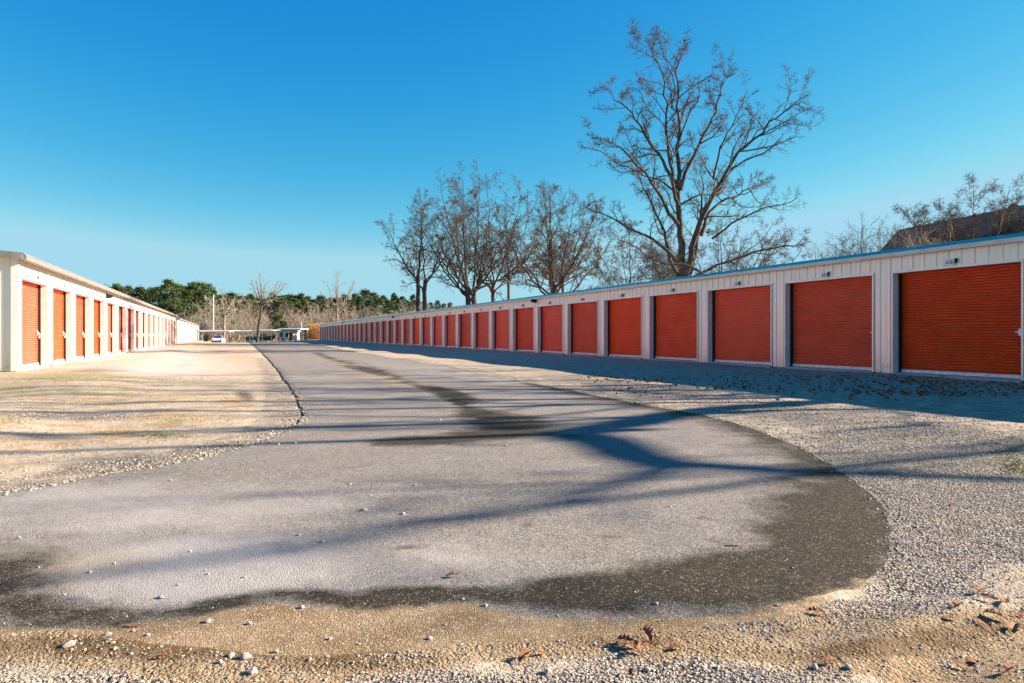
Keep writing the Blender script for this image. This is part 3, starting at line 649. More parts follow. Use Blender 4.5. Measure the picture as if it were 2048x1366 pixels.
def gz(x, y): return float(height(np.array([x]), np.array([y]))[0])
def base_at(px, Y): X = (px-1024)*Y/FPX; return X, Y, gz(X, Y)
# the tallest tree, behind the right hand building
X0, Y0, Z0 = base_at(1378, 46); sc7 = Y0/FPX/2.628
def W7(u, v, dep): return ((1120+u/2.628-1378)*Y0/FPX, dep, CAMH+(HOR-40-v/2.628)*Y0/FPX-Z0)
T = Tree(3, 0.009)
L7 = [([(672, 1620), (670, 1480), (668, 1320)], 0.62, 0.52, 0), ]
T.big.append((np.array([W7(680, 1650, 0), W7(676, 1540, 0), W7(672, 1430, 0), W7(668, 1330, 0)]), np.array([0.72, 0.58, 0.52, 0.46])))
limbs = [
 ([(668, 1350), (655, 1200), (648, 1050), (645, 900), (640, 750), (645, 600), (640, 430), (642, 300), (645, 190), (636, 100)], .34, .03, 0.4),
 ([(646, 960), (610, 860), (590, 700), (565, 560), (548, 430), (540, 330), (500, 240), (455, 175), (420, 140)], .17, .02, -2.2),
 ([(632, 880), (600, 760), (545, 660), (500, 590), (440, 460), (380, 370), (325, 305), (250, 235)], .17, .02, 1.8),
 ([(645, 1060), (560, 950), (500, 860), (440, 790), (350, 715), (250, 655), (200, 645), (140, 630)], .18, .02, -2.6),
 ([(640, 1260), (590, 1185), (500, 1115), (400, 1060), (300, 990), (220, 945), (160, 905)], .17, .02, 2.6),
 ([(440, 795), (390, 835), (330, 800), (270, 765), (180, 720), (80, 700)], .07, .02, -3.4),
 ([(676, 1340), (712, 1180), (760, 1010), (820, 900), (870, 775), (920, 700), (1000, 620), (1100, 530), (1180, 470), (1235, 430)], .30, .02, -2.4),
 ([(655, 860), (692, 750), (740, 640), (810, 520), (868, 420), (900, 290), (928, 200), (940, 130)], .18, .02, 1.6),
 ([(770, 1110), (830, 965), (900, 910), (1000, 870), (1080, 815), (1150, 785), (1240, 765)], .16, .02, 3.2),
 ([(760, 1160), (860, 1085), (950, 1030), (1060, 990), (1110, 1000), (1170, 960)], .10, .02, -3.6),
 ([(872, 770), (900, 670), (930, 560), (985, 470), (1040, 370), (1080, 250)], .11, .02, 2.4),
 ([(720, 1340), (800, 1290), (900, 1260), (1050, 1205), (1110, 1203), (1165, 1206)], .13, .03, -3.8),
 ([(650, 1350), (606, 1230), (575, 1060), (540, 950), (505, 850), (480, 730), (470, 600)], .16, .02, 3.4),
 ([(690, 1350), (735, 1240), (765, 1120), (800, 980), (815, 830), (820, 700)], .22, .02, 2.2),
 ([(560, 480), (580, 400), (560, 330), (520, 280), (480, 180)], .06, .015, -3.2),
 ([(700, 1350), (640, 1300), (540, 1300), (430, 1280), (330, 1200), (230, 1180)], .12, .02, -4.6),
 ([(1100, 815), (1150, 870), (1200, 890), (1260, 880)], .05, .015, 3.9),
 ([(1010, 620), (1080, 590), (1140, 560), (1230, 500)], .06, .015, -3.0)]
for pts, r0, r1, dep in limbs:
    n = len(pts); d0 = 0.0 if r0 > 0.12 else dep*0.75
    r0 = r0*0.82; P = [W7(u, v, d0+(dep-d0)*(i/(n-1))**1.2*1.25+T.rg.normal()*0.12) for i, (u, v) in enumerate(pts)]
    T.limb(P, r0, r1, 0, start=0.28, dens=float(np.clip(np.linalg.norm(np.array(P[-1])-np.array(P[0]))/10.5, .35, 1.0)), kids=[18, 12, 9, 5], lenf=(0.16, 0.34), spread=(25, 62), up=0.14, maxl=3)
tree_obj(T, 'bare_tree', 'tallest bare tree, wide limbs with a few dead leaves, behind the right storage row', (X0-.25, Y0, Z0), sc=0.965, leaves=300, leafsize=0.08)
def fork_tree(seed, H, fork, nl, spread, r0, twig, kids, lenf=(0.22, 0.4), lean=(0, 0), stems=1, up=0.12, maxl=3, bend=1.0):
    """a trunk up to `fork`, then nl limbs fanning to height H"""
    T = Tree(seed, twig); rg = T.rg
    for st_ in range(stems):
        off = np.array([rg.uniform(-.35, .35), rg.uniform(-.3, .3), 0])*(stems > 1)*2.2
        fk = fork*rg.uniform(0.85, 1.15); top = np.array([lean[0]+off[0]*1.3, lean[1]+off[1], fk])
        n = 6; P = np.array([off+(top-off)*t+np.array([rg.normal()*.05, rg.normal()*.05, 0])*(0 < t < 1) for t in np.linspace(0, 1, n)]); rr = np.linspace(r0, r0*0.72, n); rr[0] *= 1.25; T.big.append((P, rr))
        az = rg.uniform(0, 6.28); m = max(2, nl//stems)
        for k in range(m):
            az += 6.28/m+rg.uniform(-.4, .4); sp = spread*1.5*rg.uniform(0.4, 1.0) if k else spread*0.12
            h = (H-fk)*rg.uniform(0.74, 0.95)*(1-0.3*(sp/max(spread*1.5, .1))**2) if k else (H-fk)*.93
            st0 = P[-1]-np.array([0, 0, fk*rg.uniform(0, .22)])*(k > 0)
            q = [st0+np.array([math.cos(az)*sp*(t**(0.75*bend)), math.sin(az)*sp*(t**(0.75*bend)), h*(t**1.08)]) for t in np.linspace(0, 1, 7)]
            T.limb(q, r0*0.46*rg.uniform(.6, 1), twig*1.3, 0, start=0.12, kids=kids, lenf=lenf, up=up, maxl=maxl, spread=(26, 66))
    return T
def plant(T, name, label, px, Y, **kw):
    X, Y, z = base_at(px, Y); return tree_obj(T, name, label, (X, Y, z-0.1), **kw)
g1 = 'bare trees standing in a row behind the right storage row'
K1 = [13, 9, 6, 4]
def Ht(py, Y, X=0): return CAMH+(HOR-py)*Y/FPX
plant(fork_tree(11, Ht(388, 80), 7.5, 9, 5.6, .30, .013, K1, stems=2), 'bare_tree', 'bare tree with two slim parallel trunks, leftmost of the group behind the right storage row', 849, 80, leaves=160, leafsize=.10, group=g1)
plant(fork_tree(12, Ht(332, 76), 6.5, 12, 6.6, .36, .013, K1, stems=2), 'bare_tree', 'tall bare fan shaped tree with twin dark trunks and reddish leaf tufts at its top', 944, 76, leaves=260, leafsize=.11, group=g1)
plant(fork_tree(23, Ht(346, 79), 7.5, 9, 5.0, .26, .013, K1), 'bare_tree', 'bare tree leaning close against the right side of the fan shaped tree', 986, 79, leaves=140, leafsize=.1, group=g1)
plant(fork_tree(13, Ht(440, 82), 8.0, 6, 3.2, .2, .012, K1), 'bare_tree', 'slender bare tree between the fan shaped tree and the dense dark one', 1017, 82, leaves=120, leafsize=.12, group=g1)
plant(fork_tree(14, Ht(368, 70), 5.5, 13, 6.0, .38, .013, [14, 10, 6, 4], stems=2, lean=(.4, 0)), 'bare_tree', 'dense dark bare tree tangled with low crossing limbs, right of the slender tree', 1086, 70, leaves=120, leafsize=.10, group=g1)
plant(fork_tree(15, Ht(470, 78), 8.0, 5, 2.2, .2, .013, K1), 'bare_tree', 'thin straight bare tree just right of the dense dark one', 1124, 78, leaves=40, group=g1)
plant(fork_tree(16, Ht(432, 60), 5.0, 8, 3.8, .17, .011, K1), 'bare_tree', 'young bare tree with one thin trunk beneath the left limbs of the tallest tree', 1262, 60, leaves=60, group=g1)
plant(fork_tree(17, Ht(455, 55), 5.0, 5, 1.5, .16, .011, K1), 'bare_tree', 'small bare sapling with moss on its stem, close left of the tallest tree', 1335, 55, group=g1)
plant(fork_tree(18, Ht(430, 50), 3.8, 12, 4.6, .17, .011, [12, 8, 5, 3], stems=2, bend=.8), 'bare_tree', 'bushy many stemmed bare tree beneath the right limbs of the tallest tree', 1452, 50, leaves=60, group=g1)
plant(fork_tree(19, Ht(355, 36), 4.2, 14, 2.6, .15, .009, K1, bend=.8), 'bare_tree', 'round headed bare tree in front of the dark roofed house', 1945, 36, barkm=BARK2, leaves=10)
for i, (px, py, Y, sp) in enumerate([(1690, 462, 58, 2.2), (1738, 430, 60, 2.0), (1775, 440, 57, 1.8), (1832, 440, 36, 1.2), (1892, 452, 34, 0.9), (1985, 470, 34, 0.8), (1655, 482, 62, 1.8)]):
    labs = ['low bare shrub, second of the thicket right of the tallest tree', 'bushy bare shrub at the middle of the thicket, with pale upright stems', 'bare shrub nearest the left end of the dark roof', 'tall arching bare shrub crossing the left end of the dark roof',
            'pale stemmed bare shrub in front of the dark roof', 'pale bare shrub rightmost in front of the dark roof', 'smallest bare shrub, at the left end of the thicket beyond the right row']
    T = fork_tree(30+i, Ht(py, Y)-.4, 2.0, 24 if i < 3 else 12, sp, .07, .011, [10, 8, 5], stems=6, maxl=2, lenf=(.25, .45))
    plant(T, 'bare_shrub', labs[i], px, Y, barkm=BARK2 if i > 2 else BARK, twigm=TWIG2 if i > 2 else TWIG, group='bare shrubs behind the right storage row')
# trees beyond the right edge of the frame: their shadows cross the drive
def off_tree(seed, X, Y, H, label, r0=.36, spread=6, nl=11, **kw):
    T = fork_tree(seed, H, H*.34, nl, spread, r0, .014, [9, 5, 3, 2], lenf=(.2, .36)); return T
T = off_tree(51, 23.5, 15.6, 19, '', r0=.30, spread=6.5, nl=8)
for q, r0, r1 in (([(0, 0, 8.4), (.1, -.7, 9.2), (-.1, -1.4, 9.45), (-.35, -2.4, 9.9), (-.2, -3.4, 10.0), (.1, -4.6, 9.9)], .24, .13), ([(.1, -4.5, 9.9), (1.2, -4.9, 9.8), (2.6, -5.4, 9.6), (3.8, -5.6, 9.9)], .11, .03),
                 ([(.1, -4.5, 9.9), (-.1, -5.4, 10.1), (-.4, -6.0, 10.3)], .09, .02), ([(-.1, -2.6, 9.7), (-1.0, -3.2, 11.0), (-1.8, -3.6, 12.4)], .12, .03)):
    T.limb([Vector(p) for p in q], r0, r1, 0, start=.3, dens=.6, kids=[6, 4, 3, 2], lenf=(.2, .34))
tree_obj(T, 'bare_tree', 'large crooked bare tree outside the right edge, its shadow crossing the drive', (23.5, 13.8, 0), leaves=300, group=g1)
T = off_tree(52, 25, 19.5, 17, '', r0=.3, spread=5, nl=8); tree_obj(T, 'bare_tree', 'second bare tree outside the right edge, farther along the row', (26.5, 17.4, 0), group=g1)
T = off_tree(53, 23, 26, 16, '', r0=.24, spread=3.2, nl=6); tree_obj(T, 'bare_tree', 'slim third bare tree outside the right edge, shading the far drive with thin lines', (25.0, 23.8, 0), group=g1)
# ------------------------------------------------------------------ far wood: every tree a thing, a few shapes shared
def pine_meshes(seed, H, conic=0.5):
    rg = np.random.default_rng(seed); T = Tree(seed, .05)
    P = np.array([[rg.normal()*.08, rg.normal()*.08, H*t] for t in np.linspace(0, .97, 8)]); P[0, :2] = 0
    T.big.append((P, np.linspace(.26, .05, 8)))
    pts = []
    z = H*rg.uniform(.35, .48)
    while z < H*.98:
        f = (z/H-.35)/.65; rad = (H*.20)*(1-f)**conic*rg.uniform(.65, 1.15)+.35
        for k in range(rg.integers(3, 6)):
            a = rg.uniform(0, 6.28); tip = np.array([math.cos(a)*rad, math.sin(a)*rad, z+rad*rg.uniform(-.05, .35)])
            root = np.array([0, 0, z]); T.small.append((np.array([root, (root+tip)/2+[0, 0, .1], tip]), np.array([.06, .045, .02])))
            for c_ in np.linspace(.45, 1.05, 4):
                cen = root+(tip-root)*c_; m = 40; g_ = rg.normal(size=(m, 3))*np.array([.38, .38, .24])*(.6+.5*rad/2); pts.append(cen+g_)
        z += H*rg.uniform(.035, .06)
    pts.append(np.array([0, 0, H*.97])+rg.normal(size=(60, 3))*np.array([.35, .35, .5]))
    a, b = T.meshes('pine', (6, 3)); return a, b, quads_mesh('pine_needles', np.concatenate(pts), .2, rg, aspect=.42)
PROT = {}
def pine(idx): 
    if ('p', idx) not in PROT: PROT[('p', idx)] = pine_meshes(70+idx, 15, (.5, .8, .35, .6)[idx])
    return PROT[('p', idx)]
def bare(idx):
    if ('b', idx) not in PROT:
        T = fork_tree(90+idx, 12, (3.5, 2.5, 4.5, 1.2)[idx], (9, 10, 7, 14)[idx], (3.6, 4.2, 2.8, 3.4)[idx], (.24, .2, .24, .1)[idx], .028, [10, 7, 4], maxl=2, lenf=(.26, .45), stems=(1, 2, 1, 4)[idx])
        PROT[('b', idx)] = T.meshes('far_bare', (6, 3))
    return PROT[('b', idx)]
rw = np.random.default_rng(5)
def far_pine(px, Y, H, idx, label, group):
    X, Y, z = base_at(px, Y); a, b, c_ = pine(idx); o = empty('pine_tree', (X, Y, z-.1), rw.uniform(0, 6.28), label, 'tree', group)
    s_ = (H)/15; sx = s_*rw.uniform(.9, 1.25); o.scale = (sx, sx, s_)
    link('trunk', a, BARK, o); link('branches', b, BARK, o); link('crown', c_, PINE, o); return o
def far_bare(px, Y, H, idx, label, group, pale=True):
    X, Y, z = base_at(px, Y); a, b = bare(idx); o = empty('bare_tree', (X, Y, z-.1), rw.uniform(0, 6.28), label, 'tree', group)
    s_ = H/12; o.scale = (s_*rw.uniform(.9, 1.3), s_*rw.uniform(.9, 1.3), s_)
    q = link('trunk', a, BARK2, o); q = link('crown', b, TWIG2, o); return o
gp, gb = 'pines along the wood beyond the yard', 'bare trees along the wood beyond the yard'
lp, lb = 'green pine in the line of woodland beyond the yard and left row', 'grey leafless tree in the woodland belt behind the far yard'
def topH(py, px, Y):
    X = (px-1024)*Y/FPX; return CAMH+(HOR-py)*Y/FPX-gz(X, Y)
px = 225
for px, py, Y in [(215, 572, 205), (236, 566, 190), (258, 572, 210), (280, 574, 195), (300, 578, 205), (318, 572, 190), (340, 558, 180), (358, 568, 195), (376, 572, 205), (392, 563, 185), (408, 566, 190), (425, 580, 215),
                  (444, 588, 235), (462, 584, 245), (482, 590, 235), (500, 588, 245), (520, 592, 240), (545, 586, 240), (562, 590, 250), (580, 588, 235), (600, 586, 235), (618, 592, 250), (640, 590, 245), (660, 594, 240), (690, 588, 240),
                  (712, 586, 250), (730, 578, 235), (748, 584, 245), (768, 590, 235), (788, 586, 240), (806, 592, 250), (826, 588, 235), (850, 596, 240), (875, 600, 240), (900, 604, 250), (175, 580, 215), (140, 585, 215), (100, 585, 210), (60, 590, 215),
                   (434, 594, 225), (453, 590, 222), (472, 598, 228), (491, 594, 224), (510, 600, 230), (532, 596, 226), (553, 598, 232), (571, 594, 226), (590, 596, 230), (609, 600, 228), (629, 598, 226), (650, 600, 232), (675, 594, 228), (700, 598, 226), (721, 594, 230), (739, 598, 226), (758, 596, 228), (778, 600, 230), (797, 596, 226), (816, 600, 228), (838, 602, 232), (862, 604, 230), (888, 606, 232)]:
    lab_ = {340: 'tallest dark pine rising above the left storage row', 392: 'tall pine just left of the white pole in the far yard', 215: 'pine nearest the camera side, just clearing the left storage roof', 545: 'pine right of the leaning tree in the far yard',
            640: 'pine left of the twin trunked tree at the far end of the right row', 730: 'highest pine above the far end of the right storage row', 900: 'rightmost far pine, beyond the two slim parallel trunks', 444: 'pine behind the pale curved tree in the far yard'}.get(px, lp)
    far_pine(px, Y, topH(py, px, Y), int(rw.integers(0, 4)), lab_, gp)
for k, px in enumerate(np.arange(236, 860, 19)):
    Y = rw.uniform(160, 205); py = rw.uniform(596, 618) if px < 640 else rw.uniform(604, 622)
    far_bare(px+rw.uniform(-6, 6), Y, topH(py, px, Y), int(rw.integers(0, 4)), lb, gb)
for k, px in enumerate(np.arange(390, 660, 13)):
    Y = rw.uniform(150, 172); py = rw.uniform(622, 645)
    far_bare(px+rw.uniform(-5, 5), Y, topH(py, px, Y), 3 if k % 3 else 1, 'low leafless thicket tree at the edge of the far yard', 'thicket trees edging the far yard')
for px, py, Y in [(556, 628, 158), (566, 640, 150), (450, 615, 165), (545, 622, 165)]: far_pine(px, Y, topH(py, px, Y), 2, 'small yellow green conifer among the bare trees beyond the yard', 'small conifers among the bare trees')
plant(fork_tree(61, Ht(572, 140)+.9, 6, 8, 4.2, .3, .035, [9, 6, 4], maxl=2, stems=1), 'bare_tree', 'pale bare tree with long curved limbs, right of the white pole in the far yard', 448, 140, barkm=BARK2, twigm=TWIG2)
plant(fork_tree(62, Ht(545, 128)+.9, 7, 9, 3.6, .27, .022, [9, 7, 4], maxl=2, lean=(.9, 0)), 'bare_tree', 'leaning bare tree with a reddish trunk beside the teal dumpster in the far yard', 514, 128, twigm=TWIG2)
plant(fork_tree(63, Ht(526, 150)+.9, 7, 8, 3.6, .38, .03, [7, 6, 4], maxl=2, stems=2), 'bare_tree', 'bare tree with twin upright trunks at the far end of the right storage row', 672, 165, barkm=BARK2, twigm=TWIG2)
# brush along the bank behind the right building: nobody could count its stems
def brush(name, n, fn, size, mat, label, cat, seed, asp=.25):
    rg = np.random.default_rng(seed); P = np.array([fn(rg) for _ in range(n)])
    o = link(name, quads_mesh(name, P, size, rg, aspect=asp), mat); tag(o, label, cat, None, 'stuff'); return o
def bankpt(rg):
    t = rg.uniform(35, 175); D = D1+rg.uniform(10.5, 40); x, y = D*math.cos(TH)-t*math.sin(TH), D*math.sin(TH)+t*math.cos(TH)
    c_ = noise.noise(Vector((x*.12, y*.12, 2))); return (x, y, gz(x, y)+min(1.5, abs(rg.normal()))*(0.7+2.0*max(0, c_+.1)*(t > 70)))
brush('dry_brush', 52000, bankpt, .22, DRY, 'dry straw coloured brush covering the bank behind the right storage row', 'brush', 8)
def reedpt(rg):
    px = rg.uniform(609, 648); Y = rg.uniform(146, 152); X = (px-1024)*Y/FPX; return (X, Y, gz(X, Y)+rg.uniform(0, 3.6)*(1-.35*abs(noise.noise(Vector((X, Y, 0)))*2)))
brush('golden_reeds', 5000, reedpt, .3, GOLD, 'golden brown reeds standing at the end of the right storage row', 'reeds', 9, .15)
def woodpt(rg):
    px = rg.uniform(180, 900); Y = rg.uniform(168, 230); X = (px-1024)*Y/FPX; return (X, Y, gz(X, Y)+rg.uniform(0, 1)**1.2*(4.8 if px < 700 else 3.2)*(0.6+noise.noise(Vector((X*.1, Y*.1, 5)))))
brush('undergrowth', 42000, woodpt, .34, DRY, 'brown leafless undergrowth filling the wood beyond the yard', 'undergrowth', 10, .3)
# ------------------------------------------------------------------ house with the dark roof, behind the right building
SHING = NM('dark_shingles'); p = SHING.coord(); q = SHING.n('Mapping', {'Vector': p, 'Scale': (1.0, 1.0, 1.0)}).outputs[0]
bk = SHING.n('TexBrick', {'Vector': q, 'Scale': 3.0, 'Mortar Size': 0.02, 'Color1': (0.20, 0.115, 0.075, 1), 'Color2': (0.30, 0.185, 0.125, 1), 'Mortar': (0.02, 0.015, 0.012, 1), 'Brick Width': 0.9, 'Row Height': 0.45}).outputs[0]
SHING = SHING.out(SHING.mix(SHING.mr(SHING.noise(p, 1.2, 4), 0.4, 0.7), bk, (0.17, 0.11, 0.08)), 0.9)
BRICK = simple('brown_wall', (0.16, 0.085, 0.06), 0.85, 0, 0.25, 4)
GLASS = NM('window_glass').out((0.05, 0.08, 0.10), 0.08, None, 0.0, 0.6)
hx, hy = 25.9, 47.0; hang = math.atan2(0.978, -0.206)
hs_ = empty('house', (hx, hy, gz(hx, hy)), hang-math.pi, 'house with a steep dark brown shingle roof behind the right storage row', 'house')
mb = MB(); mb.box(-0.0, 15, -4.6, 4.6, -0.3, 3.0); mb.prismx([(-4.6, 3.0), (4.6, 3.0), (0, 7.5)], 0.002, 14.998); mb.build('wall', BRICK, hs_)
RZ = 8.0-gz(hx, hy)
mb = MB(); mb.prismx([(-5.3, RZ-5.3), (0, RZ), (5.3, RZ-5.3), (5.3, RZ-5.5), (0, RZ-.22), (-5.3, RZ-5.5)], -0.5, 15.5); rf = mb.build('roof', SHING, hs_)
mb = MB(); mb.box(-0.2, 0.2, -0.15, 0.15, -0.1, 0.12, ch=.02); mb.tube([(0, 0, .1), (0, 0, .2)], .13, 10); v_ = mb.build('roof_vent', BLACK, rf); v_.location = (8.0, 0.05, RZ)
for k in range(3):
    mb = MB(); mb.box(-.6, .6, -.04, .04, 0, 1.3, ch=.01); f_ = mb.build('window', PLATE, hs_); f_.location = (2.5+k*4.2, 4.62, 1.0)
    mb = MB(); mb.box(-.53, .53, -.045, .045, .07, 1.23); g_ = mb.build('pane', GLASS, f_)
# ------------------------------------------------------------------ the far yard
YF = 135.0
def yard(px, Y=YF): X = (px-1024)*Y/FPX; return X, Y, gz(X, Y)
WHITE = simple('white_paint', (0.72, 0.71, 0.68), 0.45, 0, 0.05); TEAL = simple('teal_paint', (0.03, 0.14, 0.16), 0.45, 0, 0.15)
REDP = simple('red_paint', (0.42, 0.05, 0.035), 0.5); RUST = simple('rust_brown', (0.22, 0.075, 0.035), 0.8, 0, 0.3); NAVY = simple('blue_paint', (0.04, 0.14, 0.30), 0.4)
TYRE = BLACK; BLUEL = simple('pale_blue_paint', (0.20, 0.42, 0.55), 0.4); WOOD = simple('brown_wood', (0.30, 0.15, 0.06), 0.8, 0, 0.3)
def carport(px0, px1, py, label, Y=YF, n=3):
    x0, _, z = yard(px0, Y); x1 = (px1-1024)*Y/FPX; zt = CAMH+(HOR-py)*Y/FPX-z; o = empty('carport', ((x0+x1)/2, Y, z), 0, label, 'carport', 'open carports along the far side of the yard'); w2 = (x1-x0)/2
    mb = MB(); mb.prismx([(-2.6, zt-.22), (-2.6, zt), (2.6, zt+.12), (2.6, zt-.1)], -w2, w2); mb.build('roof', WHITE, o)
    for k in range(n):
        for yy in (-2.4, 2.4):
            mb = MB(); mb.box(-.05, .05, -.05, .05, 0, zt-.2, ch=.01); q = mb.build('post', GUT, o); q.location = (-w2+.15+(2*w2-.3)*k/(n-1), yy, 0)
carport(392, 470, 661.5, 'long white roofed carport beside the end of the left rows', n=4)
carport(478, 511, 661.5, 'thin roofed carport between the red post and the teal dumpster')
carport(514, 553, 660.5, 'white roofed carport above the boat')
carport(562, 609, 657.5, 'tallest white roofed carport, above the camper', n=3)
def pole(px, py, label, mat=WHITE, r=.07, Y=YF, low=None, name='pole', cat='pole'):
    X, Y, z = yard(px, Y); h = CAMH+(HOR-py)*Y/FPX-z; o = empty(name, (X, Y, z), 0, label, cat)
    mb = MB(); mb.tube([(0, 0, 0), (0, 0, h*.5), (0, 0, h)], [r, r*.9, r*.75], 10); mb.build('shaft', mat, o); mb = MB(); mb.tube([(0, 0, h), (0, 0, h+.08)], [r*1.3, r*.5], 10); mb.build('cap', mat, o)
    mb = MB(); mb.tube([(0, 0, 0.0), (0, 0, .12 if low is None else low)], r*1.5, 10); mb.build('base', mat if low is None else REDP, o)
pole(427, 590, 'tall white pole standing in the far yard above the white car', r=.085)
pole(459.5, 664, 'short white post with a thick red foot', low=1.3, r=.06)
pole(582, 633, 'tall thin rust red pole in front of the camper', RUST, r=.06)
pole(603, 645, 'slim white pole beside the tallest carport', r=.08)
pole(610.5, 640, 'dark green pole at the right end of the tallest carport', TEAL, r=.09)
# low pipe rail
x0, _, z0 = yard(445, 131); x1 = (606-1024)*131/FPX; rl = empty('rail_fence', (x0, 131, z0), 0, 'low white pipe rail along the near edge of the far yard', 'fence')
mb = MB(); zr = CAMH+(HOR-682.3)*131/FPX-z0; mb.tube([(0, 0, zr), (x1-x0, 0, zr)], .045, 8); mb.build('rail', WHITE, rl)
for k in range(8):
    mb = MB(); mb.tube([(0, 0, 0), (0, 0, zr+.05)], .05, 8); q = mb.build('post', WHITE, rl); q.location = ((x1-x0)*k/7, 0.0, 0)
def wheel(parent, x, y, r=.33, w_=.2):
    mb = MB(); mb.tube([(-w_/2, 0, 0), (-w_*.42, 0, 0), (w_*.42, 0, 0), (w_/2, 0, 0)], [r*.9, r, r, r*.9], 18); q = mb.build('wheel', TYRE, parent); q.location = (x, y, r)
    mb = MB(); mb.tube([(-w_/2-.006, 0, 0), (w_/2+.006, 0, 0)], r*.58, 12); mb.build('rim', STEEL, q)
# white car seen from behind, under a blue windscreen
X, Y, z = yard(437, 128); car = empty('parked_car', (X, Y, z), 0.25, 'white parked car with red tail lights beneath the white pole', 'car')
body = [(-2.1, .35), (-2.15, .75), (-2.05, .98), (-1.2, 1.02), (1.0, 1.0), (2.1, .82), (2.18, .4), (1.7, .3), (-1.8, .28)]
mb = MB(); mb.prismx(body, -.86, .86); mb.build('body', WHITE, car)
mb = MB(); v = [(-.78, -1.75, 1.0), (.78, -1.75, 1.0), (.78, 1.05, 1.0), (-.78, 1.05, 1.0), (-.62, -1.25, 1.48), (.62, -1.25, 1.48), (.62, .25, 1.48), (-.62, .25, 1.48)]
mb.add(v, [(0, 1, 5, 4), (1, 2, 6, 5), (2, 3, 7, 6), (3, 0, 4, 7), (4, 5, 6, 7)]); mb.build('cabin', WHITE, car)
for nm_, q in (('rear_window', [(-.66, -1.70, 1.06), (.66, -1.70, 1.06), (.56, -1.315, 1.43), (-.56, -1.315, 1.43)]), ('windscreen', [(.66, .99, 1.06), (-.66, .99, 1.06), (-.56, .345, 1.43), (.56, .345, 1.43)]),
               ('side_window', [(-.785, -1.5, 1.08), (-.785, .8, 1.08), (-.645, .2, 1.43), (-.645, -1.15, 1.43)]), ('side_window', [(.785, .8, 1.08), (.785, -1.5, 1.08), (.645, -1.15, 1.43), (.645, .2, 1.43)])):
    mb = MB(); nrm = (Vector(q[1])-Vector(q[0])).cross(Vector(q[3])-Vector(q[0])).normalized(); s_ = 1 if nrm.dot(Vector((q[0][0]*.3, q[0][1], 0))) > 0 or nm_ == 'side_window' else 1
    c_ = Vector((0, -.3, 1.2)); ce = sum((Vector(a) for a in q), Vector())/4; nn = nrm if nrm.dot(ce-c_) > 0 else -nrm
    a = [Vector(k)+nn*.004 for k in q]; b = [Vector(k)+nn*.014 for k in q]; mb.add(a+b, [(0, 1, 2, 3), (4, 5, 6, 7), (0, 1, 5, 4), (1, 2, 6, 5), (2, 3, 7, 6), (3, 0, 4, 7)]); mb.build(nm_, NAVY, car)
for sx in (-1, 1):
    mb = MB(); mb.box(-.1, .1, -.02, .02, -.12, .12, ch=.008); q = mb.build('tail_light', REDP, car); q.location = (sx*.74, -2.14, .78)
    wheel(car, sx*.8, -1.35); wheel(car, sx*.8, 1.35)
mb = MB(); mb.box(-.8, .8, -.06, .06, -.1, .1, ch=.02); q = mb.build('bumper', BLACK, car); q.location = (0, -2.17, .45)
# teal dumpster
X, Y, z = yard(503.5, 138); d_ = empty('dumpster', (X, Y, z), -.1, 'teal steel dumpster left of the leaning tree', 'dumpster')
mb = MB(); mb.prismx([(-.8, .15), (.8, .15), (.95, 1.55), (-.95, 1.35)], -.75, .75)
for k in range(4): mb.box(-.78, .78, -.97+0*k, -.87, .4+.28*k, .47+.28*k)
mb.build('body', TEAL, d_)
for sx in (-1, 1): mb = MB(); mb.prismx([(-1.0, 1.36), (1.0, 1.57), (1.0, 1.62), (-1.0, 1.41)], min(0.02*sx, .78*sx), max(0.02*sx, .78*sx)); mb.build('lid', BLACK, d_)
# boat on its trailer
X, Y, z = yard(528, 136); bt = empty('boat', (X, Y, z), 0, 'teal boat with a white bow on a trailer beneath a carport', 'boat')
st = [(-2.1, .75, .95, .55), (-1.0, .85, 1.0, .45), (0.2, .85, 1.05, .45), (1.3, .6, 1.15, .55), (2.2, .08, 1.35, .95)]
V = []; 
for x, hw, zt, zb in st: V += [(x, -hw, zt+.45), (x, -hw*.8, zb+.45), (x, 0, zb+.25), (x, hw*.8, zb+.45), (x, hw, zt+.45)]
F = [(i*5+k, i*5+k+1, i*5+k+6, i*5+k+5) for i in range(4) for k in range(4)]+[(0, 1, 2, 3, 4), (20, 21, 22, 23, 24)]
mb = MB(); mb.add(V, F); mb.build('hull', TEAL, bt)
mb = MB(); V = []
for x, hw, zt, zb in st: V += [(x, -hw*1.02, zt+.452), (x, -hw*.5, zt+.62), (x, hw*.5, zt+.62), (x, hw*1.02, zt+.452)]
mb.add(V, [(i*4+k, i*4+k+1, i*4+k+5, i*4+k+4) for i in range(4) for k in range(3)]+[(0, 1, 2, 3), (16, 17, 18, 19)]); mb.build('deck', WHITE, bt)
mb = MB(); mb.prism([(-.6, 1.55), (.3, 1.55), (.1, 2.0), (-.5, 2.0)], -.5, .5); mb.build('windscreen', NAVY, bt)
tr_ = MB(); tr_.box(-2.2, 2.9, -.05, .05, .4, .5); tr_.box(-.9, -.8, -.9, .9, .35, .45); q = tr_.build('trailer', GUT, bt); 
for sy in (-1, 1):
    mb = MB(); mb.tube([(0, -.1, 0), (0, .1, 0)], .3, 16); w2 = mb.build('wheel', TYRE, bt); w2.location = (-.85, sy*.92, .3)
